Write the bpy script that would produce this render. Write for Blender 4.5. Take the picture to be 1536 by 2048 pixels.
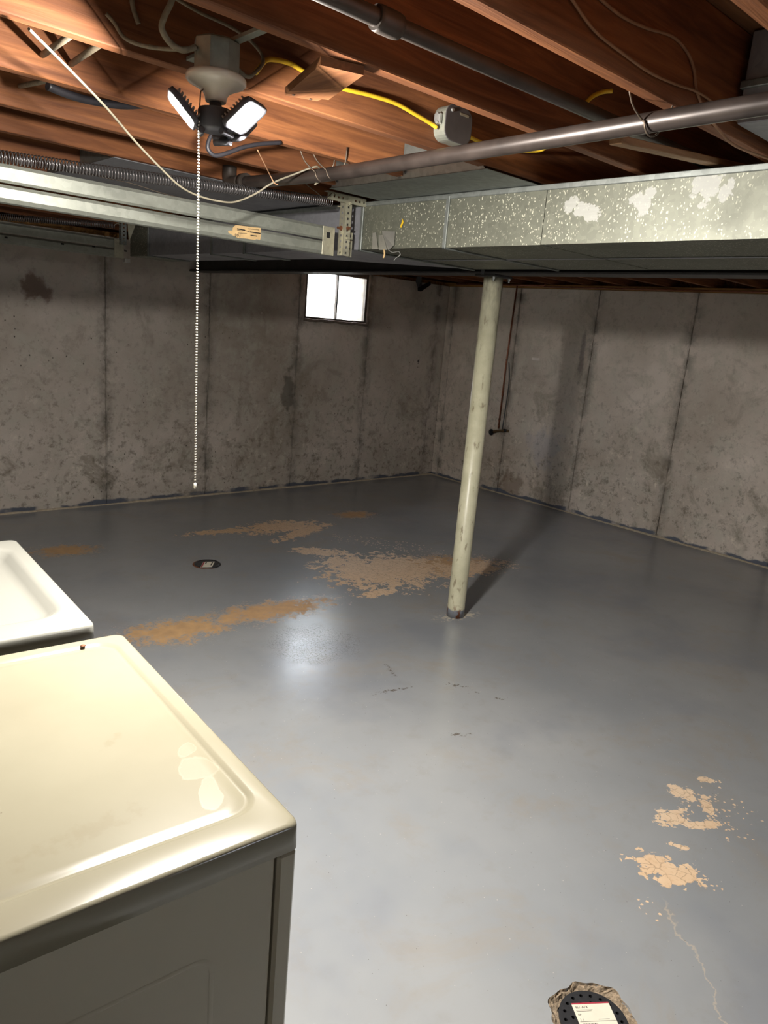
import bpy, bmesh, math, random
from mathutils import Vector, Matrix, Euler
random.seed(7)
for o in list(bpy.data.objects): bpy.data.objects.remove(o)
S = bpy.context.scene
COL = S.collection
# ------------------------------------------------------------------ camera
YAW, PITCH, ROLL, FPX = map(float, (math.radians(42.84), math.radians(13.92), math.radians(4.93), 1485.0))
CAM = Vector((0, 0, 1.65))
_f = Vector((math.sin(YAW)*math.cos(PITCH), math.cos(YAW)*math.cos(PITCH), -math.sin(PITCH)))
_r0 = Vector((math.cos(YAW), -math.sin(YAW), 0)); _u0 = _r0.cross(_f)
_r = _r0*math.cos(ROLL) + _u0*math.sin(ROLL); _u = _u0*math.cos(ROLL) - _r0*math.sin(ROLL)
cd = bpy.data.cameras.new('camera'); cam = bpy.data.objects.new('camera', cd); COL.objects.link(cam)
cd.sensor_fit = 'VERTICAL'; cd.sensor_height = 32.0; cd.lens = 32.0*FPX/2048.0
cd.clip_start = 0.02; cd.clip_end = 100
M = Matrix((_r, _u, -_f)).transposed().to_4x4(); M.translation = CAM
cam.matrix_world = M
S.camera = cam
# ------------------------------------------------------------------ view, world
S.view_settings.view_transform = 'Standard'
try: S.view_settings.look = 'None'
except Exception: pass
S.view_settings.gamma = 1.0; S.view_settings.use_curve_mapping = False
S.view_settings.exposure = 0.0
W = bpy.data.worlds.new('daylight_sky'); S.world = W; W.use_nodes = True
bg = W.node_tree.nodes['Background']
bg.inputs['Color'].default_value = (0.80, 0.90, 1.0, 1); bg.inputs['Strength'].default_value = 26.0
LED_STRENGTH = 3900.0

def at(x, y, ax, v):            # pixel ray met with an axis plane (a surface the thing touches)
    d = _f + _r*((x-768)/FPX) - _u*((y-1024)/FPX)
    i = 'xyz'.index(ax); t = (v-CAM[i])/d[i]
    return CAM + d*t
# ------------------------------------------------------------------ materials
def srgb(*c):
    return tuple(((v/255)/12.92 if v/255 <= .04045 else ((v/255+.055)/1.055)**2.4) for v in c) + (1.0,)
class NT:
    def __init__(s, name):
        s.m = bpy.data.materials.new(name); s.m.use_nodes = True; s.t = s.m.node_tree
        s.b = s.t.nodes['Principled BSDF']; s.out = s.t.nodes['Material Output']
    def n(s, typ, **kw):
        nd = s.t.nodes.new(typ)
        for k, v in kw.items(): setattr(nd, k, v)
        return nd
    def put(s, sock, v):
        if v is None: return
        if hasattr(v, 'is_output') or isinstance(v, bpy.types.NodeSocket): s.t.links.new(v, sock)
        else:
            try: sock.default_value = v
            except Exception: sock.default_value = (v, v, v)
    def math(s, op, a, b=0.0, c=None, clamp=False):
        nd = s.n('ShaderNodeMath', operation=op, use_clamp=clamp)
        s.put(nd.inputs[0], a); s.put(nd.inputs[1], b)
        if c is not None: s.put(nd.inputs[2], c)
        return nd.outputs[0]
    def mix(s, f, a, b, bt='MIX'):
        nd = s.n('ShaderNodeMix', data_type='RGBA', blend_type=bt)
        s.put(nd.inputs['Factor'], f); s.put(nd.inputs[6], a); s.put(nd.inputs[7], b)
        return nd.outputs[2]
    def pos(s): return s.n('ShaderNodeNewGeometry').outputs['Position']
    def obj(s): return s.n('ShaderNodeTexCoord').outputs['Object']
    def rnd(s): return s.n('ShaderNodeObjectInfo').outputs['Random']
    def map(s, v, loc=(0,0,0), rot=(0,0,0), sc=(1,1,1), typ='POINT'):
        nd = s.n('ShaderNodeMapping', vector_type=typ); s.put(nd.inputs[0], v)
        nd.inputs['Location'].default_value = loc; nd.inputs['Rotation'].default_value = rot; nd.inputs['Scale'].default_value = sc
        return nd.outputs[0]
    def noise(s, v, sc, det=4, rough=.55, dist=0.0):
        nd = s.n('ShaderNodeTexNoise'); s.put(nd.inputs['Vector'], v); nd.inputs['Scale'].default_value = sc
        nd.inputs['Detail'].default_value = det; nd.inputs['Roughness'].default_value = rough; nd.inputs['Distortion'].default_value = dist
        return nd
    def vor(s, v, sc, feat='F1', rand=1.0):
        nd = s.n('ShaderNodeTexVoronoi', feature=feat); s.put(nd.inputs['Vector'], v); nd.inputs['Scale'].default_value = sc
        nd.inputs['Randomness'].default_value = rand
        return nd
    def ramp(s, f, *stops):
        nd = s.n('ShaderNodeValToRGB'); s.put(nd.inputs[0], f); e = nd.color_ramp.elements
        while len(e) < len(stops): e.new(.5)
        for el, (p, c) in zip(e, stops):
            el.position = p; el.color = c if len(c) == 4 else tuple(c)+(1,)
        return nd.outputs[0]
    def step(s, v, a, b):        # smooth 0..1 between a and b
        nd = s.n('ShaderNodeMapRange', interpolation_type='SMOOTHSTEP'); s.put(nd.inputs[0], v)
        nd.inputs[1].default_value = a; nd.inputs[2].default_value = b; return nd.outputs[0]
    def bump(s, h, st=.3, d=.01, nrm=None):
        nd = s.n('ShaderNodeBump'); s.put(nd.inputs['Height'], h); nd.inputs['Strength'].default_value = st; nd.inputs['Distance'].default_value = d
        if nrm is not None: s.put(nd.inputs['Normal'], nrm)
        return nd.outputs[0]
    def xyz(s, v):
        nd = s.n('ShaderNodeSeparateXYZ'); s.put(nd.inputs[0], v); return nd.outputs
    def fin(s, col=None, rough=None, metal=None, nrm=None, spec=None):
        if col is not None: s.put(s.b.inputs['Base Color'], col)
        if rough is not None: s.put(s.b.inputs['Roughness'], rough)
        if metal is not None: s.put(s.b.inputs['Metallic'], metal)
        if nrm is not None: s.put(s.b.inputs['Normal'], nrm)
        if spec is not None: s.put(s.b.inputs['Specular IOR Level'], spec)
        return s.m
MAT = {}
def plain(name, rgb, rough=.5, metal=0.0, var=.12, sc=30, bump=.05, spec=.5):
    t = NT(name); c = srgb(*rgb); n = t.noise(t.obj(), sc).outputs[0]
    a = tuple(max(0, v*(1-var)) for v in c[:3])+(1,); b = tuple(min(1, v*(1+var)) for v in c[:3])+(1,)
    MAT[name] = t.fin(t.ramp(n, (.3, a), (.7, b)), rough, metal, t.bump(n, bump, .004), spec)
def wood(name, dark, light, knots=True, axis=0):
    t = NT(name); r = t.rnd(); p = t.obj()
    off = t.n('ShaderNodeCombineXYZ'); t.put(off.inputs[0], t.math('MULTIPLY', r, 37.0)); t.put(off.inputs[2], t.math('MULTIPLY', r, 11.0))
    v = t.n('ShaderNodeVectorMath', operation='ADD'); t.put(v.inputs[0], p); t.put(v.inputs[1], off.outputs[0]); v = v.outputs[0]
    sc = [14, 14, 14]; sc[axis] = 1.1
    n1 = t.noise(t.map(v, sc=tuple(sc)), 1.6, 5, .6, 1.2).outputs[0]
    sc2 = [90, 90, 90]; sc2[axis] = 3
    n2 = t.noise(t.map(v, sc=tuple(sc2)), 1.0, 3).outputs[0]
    col = t.ramp(n1, (.28, srgb(*dark)), (.5, srgb(*[(a+b)/2 for a, b in zip(dark, light)])), (.72, srgb(*light)))
    col = t.mix(t.math('MULTIPLY', t.step(n2, .5, .8), .35), col, srgb(*[c*.6 for c in dark]))
    if knots:
        ks = [2.6, 5.5, 5.5]; 
        k = t.vor(t.map(v, sc=tuple(ks)), 1.0); km = t.math('MULTIPLY', t.step(k.outputs['Distance'], .17, .05), t.math('GREATER_THAN', t.xyz(k.outputs['Color'])[0], .7))
        col = t.mix(t.math('MULTIPLY', km, .75), col, srgb(*[c*.42 for c in dark]))
    tint = t.mix(r, (.82, .82, .82, 1), (1.1, 1.06, 1.0, 1)); col = t.mix(1.0, col, tint, 'MULTIPLY')
    MAT[name] = t.fin(col, t.math('ADD', .55, t.math('MULTIPLY', n2, .25)), 0, t.bump(t.math('ADD', n1, t.math('MULTIPLY', n2, .4)), .25, .006), .3)
wood('joist_wood', (94, 56, 36), (160, 104, 64))
wood('block_wood', (112, 70, 44), (158, 108, 70), axis=1)
wood('board_wood', (120, 92, 66), (160, 128, 96))
wood('subfloor_wood', (92, 62, 40), (138, 98, 64), knots=False)
wood('sill_wood', (110, 78, 44), (196, 146, 84), axis=1)
def galv(name, base, spangle=.18, rough=.42, metal=.75, speckle=False, patches=(), dust=0.0):
    t = NT(name); p = t.pos()
    v = t.vor(p, 55); g = t.xyz(v.outputs['Color'])[0]
    n = t.noise(p, 5, 5, .6).outputs[0]
    b = srgb(*base)
    lo = tuple(c*(1-spangle) for c in b[:3])+(1,); hi = tuple(min(1, c*(1+spangle)) for c in b[:3])+(1,)
    col = t.mix(g, lo, hi)
    col = t.mix(t.math('MULTIPLY', t.step(n, .45, .75), .35), col, srgb(*[c*.72 for c in base]))
    m = metal; ro = t.math('ADD', rough, t.math('MULTIPLY', n, .2))
    if speckle:
        q = t.n('ShaderNodeVectorMath', operation='ADD'); t.put(q.inputs[0], t.map(p, sc=(1, 1, .62)))
        dn = t.noise(p, 40, 2); sc_ = t.n('ShaderNodeVectorMath', operation='SCALE'); t.put(sc_.inputs[0], dn.outputs['Color']); sc_.inputs['Scale'].default_value = .018
        t.put(q.inputs[1], sc_.outputs[0])
        s1 = t.vor(q.outputs[0], 125); keep = t.math('GREATER_THAN', t.xyz(s1.outputs['Color'])[1], .35)
        sp = t.math('MULTIPLY', t.step(s1.outputs['Distance'], .36, .18), keep)
        big = t.step(t.noise(p, 3.0, 2).outputs[0], .33, .55)
        sp = t.math('MULTIPLY', sp, big)
        col = t.mix(t.math('MULTIPLY', sp, .85), col, srgb(186, 184, 164)); m = t.math('MULTIPLY', t.math('SUBTRACT', 1.0, sp), metal)
    mk = None
    for (c, a, bb, rot) in patches:
        d = t.n('ShaderNodeVectorMath', operation='LENGTH'); t.put(d.inputs[0], t.map(p, loc=c, rot=(rot, 0, 0), sc=(1.0, a, bb), typ='TEXTURE'))
        v_ = t.math('SUBTRACT', 1.0, d.outputs['Value']); mk = v_ if mk is None else t.math('MAXIMUM', mk, v_)
    if mk is not None:
        mk = t.math('ADD', mk, t.math('MULTIPLY', t.math('SUBTRACT', t.noise(p, 26, 4, .6).outputs[0], .5), 2.1))
        mk = t.step(mk, .22, .34)
        streak = t.noise(t.map(p, sc=(1, 20, 190)), 1.0, 2).outputs[0]
        col = t.mix(t.math('MULTIPLY', mk, t.math('ADD', .62, t.math('MULTIPLY', streak, .3))), col, srgb(160, 160, 154))
        m = t.math('MULTIPLY', m, t.math('SUBTRACT', 1.0, mk))
    MAT[name] = t.fin(col, ro, m, t.bump(n, .08, .006))
    return MAT[name]
P = lambda px, py, a, b, r=0: ((2.28, at(px, py, 'x', 2.28).y, at(px, py, 'x', 2.28).z), a, b, r)
galv('duct_metal', (108, 109, 97), .10, .45, .45, True,
     [P(1140, 408, .045, .03), P(1185, 428, .05, .035), P(1165, 418, .05, .03), P(1278, 405, .05, .045), P(1300, 385, .03, .025), P(1415, 372, .065, .055), P(1450, 385, .03, .045)])
galv('duct_shade_lift', (138, 138, 142), .08, .5, .25)  # paler copy of the duct metal, lightens shaded far sections by colour
galv('pan_metal', (128, 132, 128), .12, .45, .6)
galv('track_metal', (142, 144, 134), .08, .42, .55)
galv('bracket_metal', (170, 166, 146), .10, .4, .6)
galv('zinc_bright', (190, 190, 186), .1, .3, .8)
plain('spring_steel', (120, 116, 116), .3, .7, .15)
plain('beam_paint', (52, 50, 50), .5, 0, .25, 14)
plain('iron_black', (60, 52, 48), .36, .4, .4, 9, .1)
plain('pipe_dull', (66, 58, 52), .5, .3, .3, 12, .1)
plain('rust', (104, 62, 36), .7, .2, .35, 25, .2)
plain('white_porcelain', (222, 214, 198), .25, 0, .04)
plain('led_body', (74, 74, 80), .5, 0, .08)
plain('led_fin', (150, 146, 140), .4, .5, .08)
plain('box_steel', (150, 152, 140), .45, .6, .15)
plain('box_cover', (92, 88, 88), .5, .4, .1)
plain('cable_old', (124, 112, 92), .85, 0, .25, 60, .3)
plain('cable_white', (122, 115, 98), .55, 0, .1)
plain('cable_yellow', (214, 176, 42), .45, 0, .1)
plain('cable_black', (34, 32, 36), .5, 0, .2)
plain('cable_brown', (150, 112, 82), .7, 0, .15)
plain('wire_steel', (96, 84, 72), .5, .6, .2)
plain('copper', (140, 88, 66), .35, .6, .25, 20)
plain('valve_dark', (34, 36, 40), .35, .4, .2)
plain('brass_dark', (104, 82, 58), .4, .7, .2)
plain('frame_paint', (84, 74, 64), .5, .2, .2)
plain('mortar', (116, 104, 94), .9, 0, .2, 40, .4)
plain('white_chain', (236, 232, 220), .25, .3, .03)
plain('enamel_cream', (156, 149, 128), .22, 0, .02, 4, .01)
plain('enamel_white_top_dimmed', (132, 131, 123), .16, 0, .015, 4, .01)  # washer top set darker than its sides, offsetting lamp brightness in colour
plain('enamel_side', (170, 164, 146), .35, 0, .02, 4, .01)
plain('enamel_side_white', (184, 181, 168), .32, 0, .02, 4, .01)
plain('dark_gap', (18, 18, 18), .8)
plain('panel_grey', (70, 72, 74), .4)
plain('drain_black', (42, 42, 44), .4, .1, .2, 60, .15)
plain('label_paper', (204, 197, 180), .6, 0, .05, 20)
plain('label_red', (150, 40, 56), .6, 0, .05)
plain('label_ink', (40, 36, 36), .7)
plain('sticker_tan', (186, 156, 110), .8, 0, .12, 40)
plain('tape_silver', (150, 148, 142), .38, .6, .1, 15, .2)
plain('paper_white', (220, 212, 204), .8)
plain('black_plastic', (20, 20, 28), .4)
plain('stone_white', (226, 224, 218), .9, 0, .12, 9, .8)
plain('rough_concrete', (134, 118, 98), .95, 0, .5, 130, 1.0)
plain('joint_caulk', (170, 158, 138), .9, 0, .2, 40, .3)
plain('bounce_white', (226, 224, 216), .9, 0, .05, 6, .2)  # white put on the unseen walls to bounce daylight into the room
plain('door_white', (228, 226, 220), .5, 0, .03)
plain('flake_tan', (170, 140, 100), .9, 0, .2)
t = NT('enamel_top_dimmed'); p = t.pos(); n = t.noise(p, 5, 4).outputs[0]  # dryer top darker than its sides: strong lamp light countered in the colour
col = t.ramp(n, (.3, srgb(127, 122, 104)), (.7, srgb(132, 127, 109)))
def tblob(lst, amp, sc):
    mk = None
    for (x, y, a, b_, r) in lst:
        d = t.n('ShaderNodeVectorMath', operation='LENGTH'); t.put(d.inputs[0], t.map(p, loc=(x, y, .93), rot=(0, 0, r), sc=(a, b_, 1), typ='TEXTURE'))
        v = t.math('SUBTRACT', 1.0, d.outputs['Value']); mk = v if mk is None else t.math('MAXIMUM', mk, v)
    return t.math('ADD', mk, t.math('MULTIPLY', t.math('SUBTRACT', t.noise(p, sc, 4).outputs[0], .5), amp))
sp = tblob([(.535, .97, .05, .035, 1.3), (.52, .905, .06, .022, 1.2), (.545, 1.03, .03, .02, .9)], 1.4, 16)
spm = t.math('MULTIPLY', t.step(sp, .18, .24), .15); rim = t.math('MULTIPLY', t.step(sp, .16, .20), t.step(sp, .30, .24))
col = t.mix(spm, col, srgb(146, 141, 124)); col = t.mix(t.math('MULTIPLY', rim, .2), col, srgb(156, 151, 134))
sm = tblob([(.33, .92, .2, .05, 0.1), (.45, 1.12, .08, .02, .6), (.3, 1.25, .05, .02, .2)], 2.2, 40); col = t.mix(t.math('MULTIPLY', t.step(sm, .5, 1.0), .22), col, srgb(112, 100, 78))
sv = t.vor(p, 16); sk = t.math('MULTIPLY', t.step(sv.outputs['Distance'], .035, .02), t.math('GREATER_THAN', t.xyz(sv.outputs['Color'])[2], .7)); col = t.mix(t.math('MULTIPLY', sk, .7), col, srgb(70, 58, 44))
MAT['enamel_top_dimmed'] = t.fin(col, t.math('ADD', .2, t.math('MULTIPLY', spm, .3)), 0, t.bump(n, .01, .004))
# glass pane
t = NT('window_glass'); tr = t.n('ShaderNodeBsdfTransparent'); gl = t.n('ShaderNodeBsdfGlossy'); gl.inputs['Roughness'].default_value = .05
mx = t.n('ShaderNodeMixShader'); mx.inputs[0].default_value = .06; t.t.links.new(tr.outputs[0], mx.inputs[1]); t.t.links.new(gl.outputs[0], mx.inputs[2]); t.t.links.new(mx.outputs[0], t.out.inputs[0]); MAT['window_glass'] = t.m
# led face
t = NT('led_face'); em = t.n('ShaderNodeEmission'); em.inputs['Color'].default_value = (1.0, .955, .89, 1); em.inputs['Strength'].default_value = LED_STRENGTH
t.t.links.new(em.outputs[0], t.out.inputs[0]); MAT['led_face'] = t.m
# post paint
t = NT('post_paint'); p = t.pos(); n = t.noise(p, 7, 5, .65).outputs[0]; z = t.xyz(p)[2]
n2 = t.noise(t.map(p, sc=(1, 1, .35)), 34, 4, .6).outputs[0]
col = t.ramp(n, (.3, srgb(168, 164, 138)), (.7, srgb(196, 192, 166)))
col = t.mix(t.math('MULTIPLY', t.step(n2, .585, .69), .7), col, srgb(104, 88, 66))
up = t.math('MULTIPLY', t.step(z, 1.55, 1.95), .55); col = t.mix(t.math('MULTIPLY', up, t.step(n2, .35, .6)), col, srgb(132, 128, 116))  # towards the top, the duct's shade is mixed into the paint colour
gb = t.step(t.math('ADD', z, t.math('MULTIPLY', n2, .03)), .07, .06); col = t.mix(gb, col, srgb(120, 124, 132))
rb = t.math('MULTIPLY', t.step(z, .11, .02), t.step(t.noise(p, 22, 3).outputs[0], .52, .6)); col = t.mix(rb, col, srgb(104, 60, 34))
MAT['post_paint'] = t.fin(col, t.math('ADD', .28, t.math('MULTIPLY', n, .2)), 0, t.bump(n2, .15, .003))

BACK_SEAMS = (.57, 1.49, 2.41, 3.33, 4.28, 5.16, 6.16)
RIGHT_SEAMS = (-.8, .2, 1.15, 2.15, 3.14, 4.1, 5.03, 5.95)
def concrete(name, axis, seams, tone_patches=(), k=1.0):
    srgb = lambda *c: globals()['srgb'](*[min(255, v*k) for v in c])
    t = NT(name); p = t.pos(); X, Y, Z = t.xyz(p); u = (X, Y)[axis]
    n1 = t.noise(p, 1.1, 5, .6).outputs[0]; n2 = t.noise(p, 7, 6, .65).outputs[0]; n3 = t.noise(p, 38, 5, .65).outputs[0]
    col = t.ramp(n1, (.32, srgb(158, 148, 136)), (.68, srgb(196, 186, 176)))
    col = t.mix(t.step(n2, .42, .72), col, srgb(176, 170, 158)); 
    low = t.step(Z, 1.6, .1)
    nb = t.noise(p, 3.2, 6, .7, .6).outputs[0]
    col = t.mix(t.math('MULTIPLY', t.step(nb, .52, .68), t.math('ADD', .35, t.math('MULTIPLY', low, .3))), col, srgb(118, 110, 96))
    blot = t.math('MULTIPLY', t.step(t.noise(p, 17, 7, .75).outputs[0], .50, .66), t.math('ADD', .25, t.math('MULTIPLY', low, .5)))
    col = t.mix(blot, col, srgb(104, 96, 84))
    lite = t.math('MULTIPLY', t.step(t.noise(p, 11, 7, .75, .4).outputs[0], .54, .70), t.math('ADD', .15, t.math('MULTIPLY', low, .5)))
    col = t.mix(lite, col, srgb(212, 204, 190))
    # pits
    pv = t.map(p, sc=(1, 1, .8)); v = t.vor(pv, 30); keep = t.math('GREATER_THAN', t.xyz(v.outputs['Color'])[0], .80)
    pit = t.math('MULTIPLY', t.math('MULTIPLY', t.step(v.outputs['Distance'], .2, .1), keep), t.step(t.noise(p, 1.7, 3).outputs[0], .46, .58))
    col = t.mix(t.math('MULTIPLY', pit, .8), col, srgb(48, 42, 38))
    # seam staining
    dmin = None
    wob = t.math('MULTIPLY', t.math('SUBTRACT', t.noise(p, 9, 4).outputs[0], .5), .10)
    for sx in seams:
        d = t.math('ABSOLUTE', t.math('ADD', t.math('SUBTRACT', u, sx), t.math('MULTIPLY', wob, .6))); dmin = d if dmin is None else t.math('MINIMUM', dmin, d)
    sm = t.math('MULTIPLY', t.step(dmin, .10, .0), t.step(n2, .36, .62))
    col = t.mix(t.math('MULTIPLY', sm, .55), col, srgb(72, 68, 62))
    ln = t.step(t.math('ABSOLUTE', dmin), .012, .003); col = t.mix(t.math('MULTIPLY', ln, .22), col, srgb(70, 64, 58))
    for (c, a, bb, rgb, am, th) in tone_patches:
        d = t.n('ShaderNodeVectorMath', operation='LENGTH')
        sc = (a, 10, bb) if axis == 0 else (10, a, bb)
        t.put(d.inputs[0], t.map(p, loc=c, sc=sc, typ='TEXTURE'))
        v_ = t.math('ADD', t.math('SUBTRACT', 1.0, d.outputs['Value']), t.math('MULTIPLY', t.math('SUBTRACT', t.noise(p, 9, 5, .6).outputs[0], .5), 1.6))
        col = t.mix(t.math('MULTIPLY', t.step(v_, th, th+.35), am), col, srgb(*rgb))
    # floor paint lapped up the wall
    e = t.math('ADD', Z, t.math('MULTIPLY', t.math('SUBTRACT', t.noise(p, 5, 4).outputs[0], .5), .10))
    pm = t.math('MULTIPLY', t.step(e, .045, .03), t.step(t.noise(p, 3.3, 3).outputs[0], .36, .5))
    col = t.mix(pm, col, srgb(84, 88, 98))
    h = t.math('ADD', t.math('MULTIPLY', n2, .5), t.math('SUBTRACT', t.math('MULTIPLY', n3, .35), t.math('MULTIPLY', pit, .8)))
    MAT[name] = t.fin(col, .85, 0, t.bump(h, .5, .012), .25)
concrete('concrete_back', 0, BACK_SEAMS, [((1.9, 6.05, 1.72), .17, .17, (92, 66, 52), .75, .25), ((5.93, 6.05, 1.315), .05, .06, (30, 28, 34), .9, .45),
    ((3.2, 6.05, 1.93), .09, .06, (170, 164, 156), .8, .3), ((4.2, 6.05, .95), .10, .35, (70, 68, 60), .6, .2)])
concrete('concrete_right', 1, RIGHT_SEAMS, [((6.32, 4.2, 1.55), .05, .3, (84, 76, 78), .5, .2), ((6.32, 4.5, .6), .3, .3, (150, 150, 158), .4, .2), ((6.32, 4.85, .1), .25, .25, (92, 70, 52), .5, .2)], 1.14)  # narrow darker patch, blue-grey patch lower down, brown patch at the foot
# floor paint
def blob(px1, py1, px2, py2, hw, k=1.2):
    a = at(px1, py1, 'z', 0); b = at(px2, py2, 'z', 0); c = (a+b)/2; d = b-a
    return ((c.x, c.y, 0), (d.length/2*k+.02, hw), math.atan2(d.y, d.x))
CHIP = [blob(490, 1062, 625, 1046, .19), blob(380, 1068, 500, 1058, .08), blob(680, 1160, 860, 1125, .40), blob(680, 1110, 770, 1175, .34), blob(860, 1150, 1000, 1128, .17), blob(590, 1100, 700, 1108, .11), blob(650, 1048, 560, 1080, .10), blob(790, 1180, 720, 1190, .07),
        blob(1278, 1722, 1385, 1750, .085), blob(1320, 1640, 1365, 1634, .06), blob(1345, 1575, 1385, 1597, .055), blob(1410, 1600, 1422, 1630, .03), blob(1370, 1652, 1430, 1648, .03), blob(1400, 1560, 1430, 1562, .025), blob(1350, 1690, 1370, 1695, .02)]
SCAT = [blob(1380, 1570, 1500, 1680, .20), blob(1280, 1800, 1330, 1830, .08), blob(1380, 1760, 1440, 1770, .06), blob(640, 1070, 900, 1105, .20)]
BROWN = [blob(225, 1282, 470, 1242, .20), blob(380, 1250, 670, 1198, .18), blob(60, 1106, 200, 1096, .16), blob(670, 1032, 745, 1026, .16), blob(760, 1140, 990, 1122, .30)]
SCUFF = [blob(895, 1367, 932, 1375, .020), blob(945, 1382, 960, 1387, .010), blob(990, 1396, 1010, 1399, .014), blob(900, 1469, 934, 1469, .02), blob(750, 1387, 820, 1375, .02), blob(770, 1325, 792, 1355, .02)]
CRACKLE = [blob(585, 1255, 670, 1320, .30)]
CREAM = [blob(860, 1240, 970, 1225, .08)]
t = NT('floor_paint'); p = t.pos()
def maxblob(lst):
    mk = None
    for c, (a, b), r in lst:
        d = t.n('ShaderNodeVectorMath', operation='LENGTH'); t.put(d.inputs[0], t.map(p, loc=c, rot=(0, 0, r), sc=(a, b, 1), typ='TEXTURE'))
        v = t.math('SUBTRACT', 1.0, d.outputs['Value']); mk = v if mk is None else t.math('MAXIMUM', mk, v)
    return mk
n1 = t.noise(p, .9, 4).outputs[0]; n2 = t.noise(p, 9, 6, .65).outputs[0]; n3 = t.noise(p, 60, 4).outputs[0]
col = t.ramp(n1, (.3, srgb(128, 131, 134)), (.7, srgb(146, 147, 147)))
col = t.mix(t.math('MULTIPLY', t.step(n2, .5, .75), .3), col, srgb(128, 124, 118))
col = t.mix(t.math('MULTIPLY', t.step(t.noise(p, 2.2, 6, .7, .5).outputs[0], .5, .72), .4), col, srgb(140, 130, 116)); col = t.mix(t.math('MULTIPLY', t.step(t.noise(t.map(p, loc=(3, 7, 0)), 1.3, 4, .6).outputs[0], .5, .7), .35), col, srgb(110, 115, 126))
dn = t.noise(p, 30, 3); dv = t.n('ShaderNodeVectorMath', operation='SCALE'); t.put(dv.inputs[0], dn.outputs['Color']); dv.inputs['Scale'].default_value = .03
pw = t.n('ShaderNodeVectorMath', operation='ADD'); t.put(pw.inputs[0], p); t.put(pw.inputs[1], dv.outputs[0]); pw = pw.outputs[0]
va = t.vor(pw, 26); ca = t.xyz(va.outputs['Color'])[0]; ve = t.vor(pw, 26, 'DISTANCE_TO_EDGE').outputs['Distance']
vf = t.vor(pw, 70); cf = t.xyz(vf.outputs['Color'])[0]
chipv = t.math('ADD', maxblob(CHIP), t.math('ADD', t.math('MULTIPLY', t.math('SUBTRACT', ca, .5), .55), t.math('ADD', t.math('MULTIPLY', t.math('SUBTRACT', cf, .5), .35), t.math('MULTIPLY', t.math('SUBTRACT', n2, .5), 1.3))))
chip = t.step(chipv, .20, .24)
sprob = t.math('MULTIPLY', t.step(maxblob(SCAT), .0, .9), .42)
scat = t.math('MULTIPLY', t.math('GREATER_THAN', t.math('ADD', cf, sprob), 1.0), t.step(vf.outputs['Distance'], .42, .34))
brn = t.math('ADD', maxblob(BROWN), t.math('MULTIPLY', t.math('SUBTRACT', t.noise(p, 12, 6, .7).outputs[0], .5), 2.0))
brn = t.math('ADD', brn, t.math('MULTIPLY', t.math('SUBTRACT', t.noise(p, 55, 5, .7).outputs[0], .5), 1.6)); brown = t.math('MULTIPLY', t.step(brn, .15, .6), .9)
tan = t.mix(t.noise(p, 14, 5, .6).outputs[0], srgb(186, 158, 130), srgb(232, 212, 186)); tan = t.mix(t.math('MULTIPLY', t.step(n3, .5, .75), .6), tan, srgb(176, 144, 112))
warm = t.step(t.noise(p, .6, 1).outputs[0], .35, .6); tan = t.mix(t.math('MULTIPLY', warm, .45), tan, srgb(198, 156, 106))
edge = t.step(ve, .05, .015); tan = t.mix(t.math('MULTIPLY', edge, .45), tan, srgb(110, 88, 66))
bcol = t.mix(t.noise(p, 20, 5).outputs[0], srgb(140, 108, 74), srgb(214, 170, 114))
col = t.mix(brown, col, bcol)
ck = t.vor(pw, 60, 'DISTANCE_TO_EDGE').outputs['Distance']; crk = t.math('MULTIPLY', t.step(ck, .045, .012), t.step(t.math('ADD', maxblob(CRACKLE), t.math('MULTIPLY', n2, .6)), .35, .6))
col = t.mix(t.math('MULTIPLY', crk, .6), col, srgb(84, 80, 72))
col = t.mix(t.math('MAXIMUM', chip, scat), col, tan)
scf = t.math('ADD', maxblob(SCUFF), t.math('MULTIPLY', t.math('SUBTRACT', t.noise(p, 55, 5, .75).outputs[0], .5), 6.0)); col = t.mix(t.math('MULTIPLY', t.step(scf, .5, 1.1), .8), col, srgb(76, 66, 54))
crm = t.math('ADD', maxblob(CREAM), t.math('MULTIPLY', t.math('SUBTRACT', t.noise(p, 35, 4, .7).outputs[0], .5), 3.0)); col = t.mix(t.math('MULTIPLY', t.step(crm, .45, .8), .8), col, srgb(200, 190, 168))
# pale wandering crack near the drain
_c0 = at(1330, 1800, 'z', 0); _c1 = at(1450, 2040, 'z', 0); _d = _c1-_c0
cl = t.xyz(t.map(p, loc=(_c0.x, _c0.y, 0), rot=(0, 0, math.atan2(_d.y, _d.x)), sc=(1, 1, 1), typ='TEXTURE'))
off = t.math('MULTIPLY', t.math('SUBTRACT', t.noise(p, 9, 5, .6).outputs[0], .5), .16)
cm = t.math('MULTIPLY', t.step(t.math('ABSOLUTE', t.math('ADD', cl[1], off)), .006, .001), t.math('MULTIPLY', t.step(cl[0], -.02, .05), t.step(cl[0], _d.length+.2, _d.length)))
col = t.mix(t.math('MULTIPLY', cm, .55), col, srgb(176, 164, 146))
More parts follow.
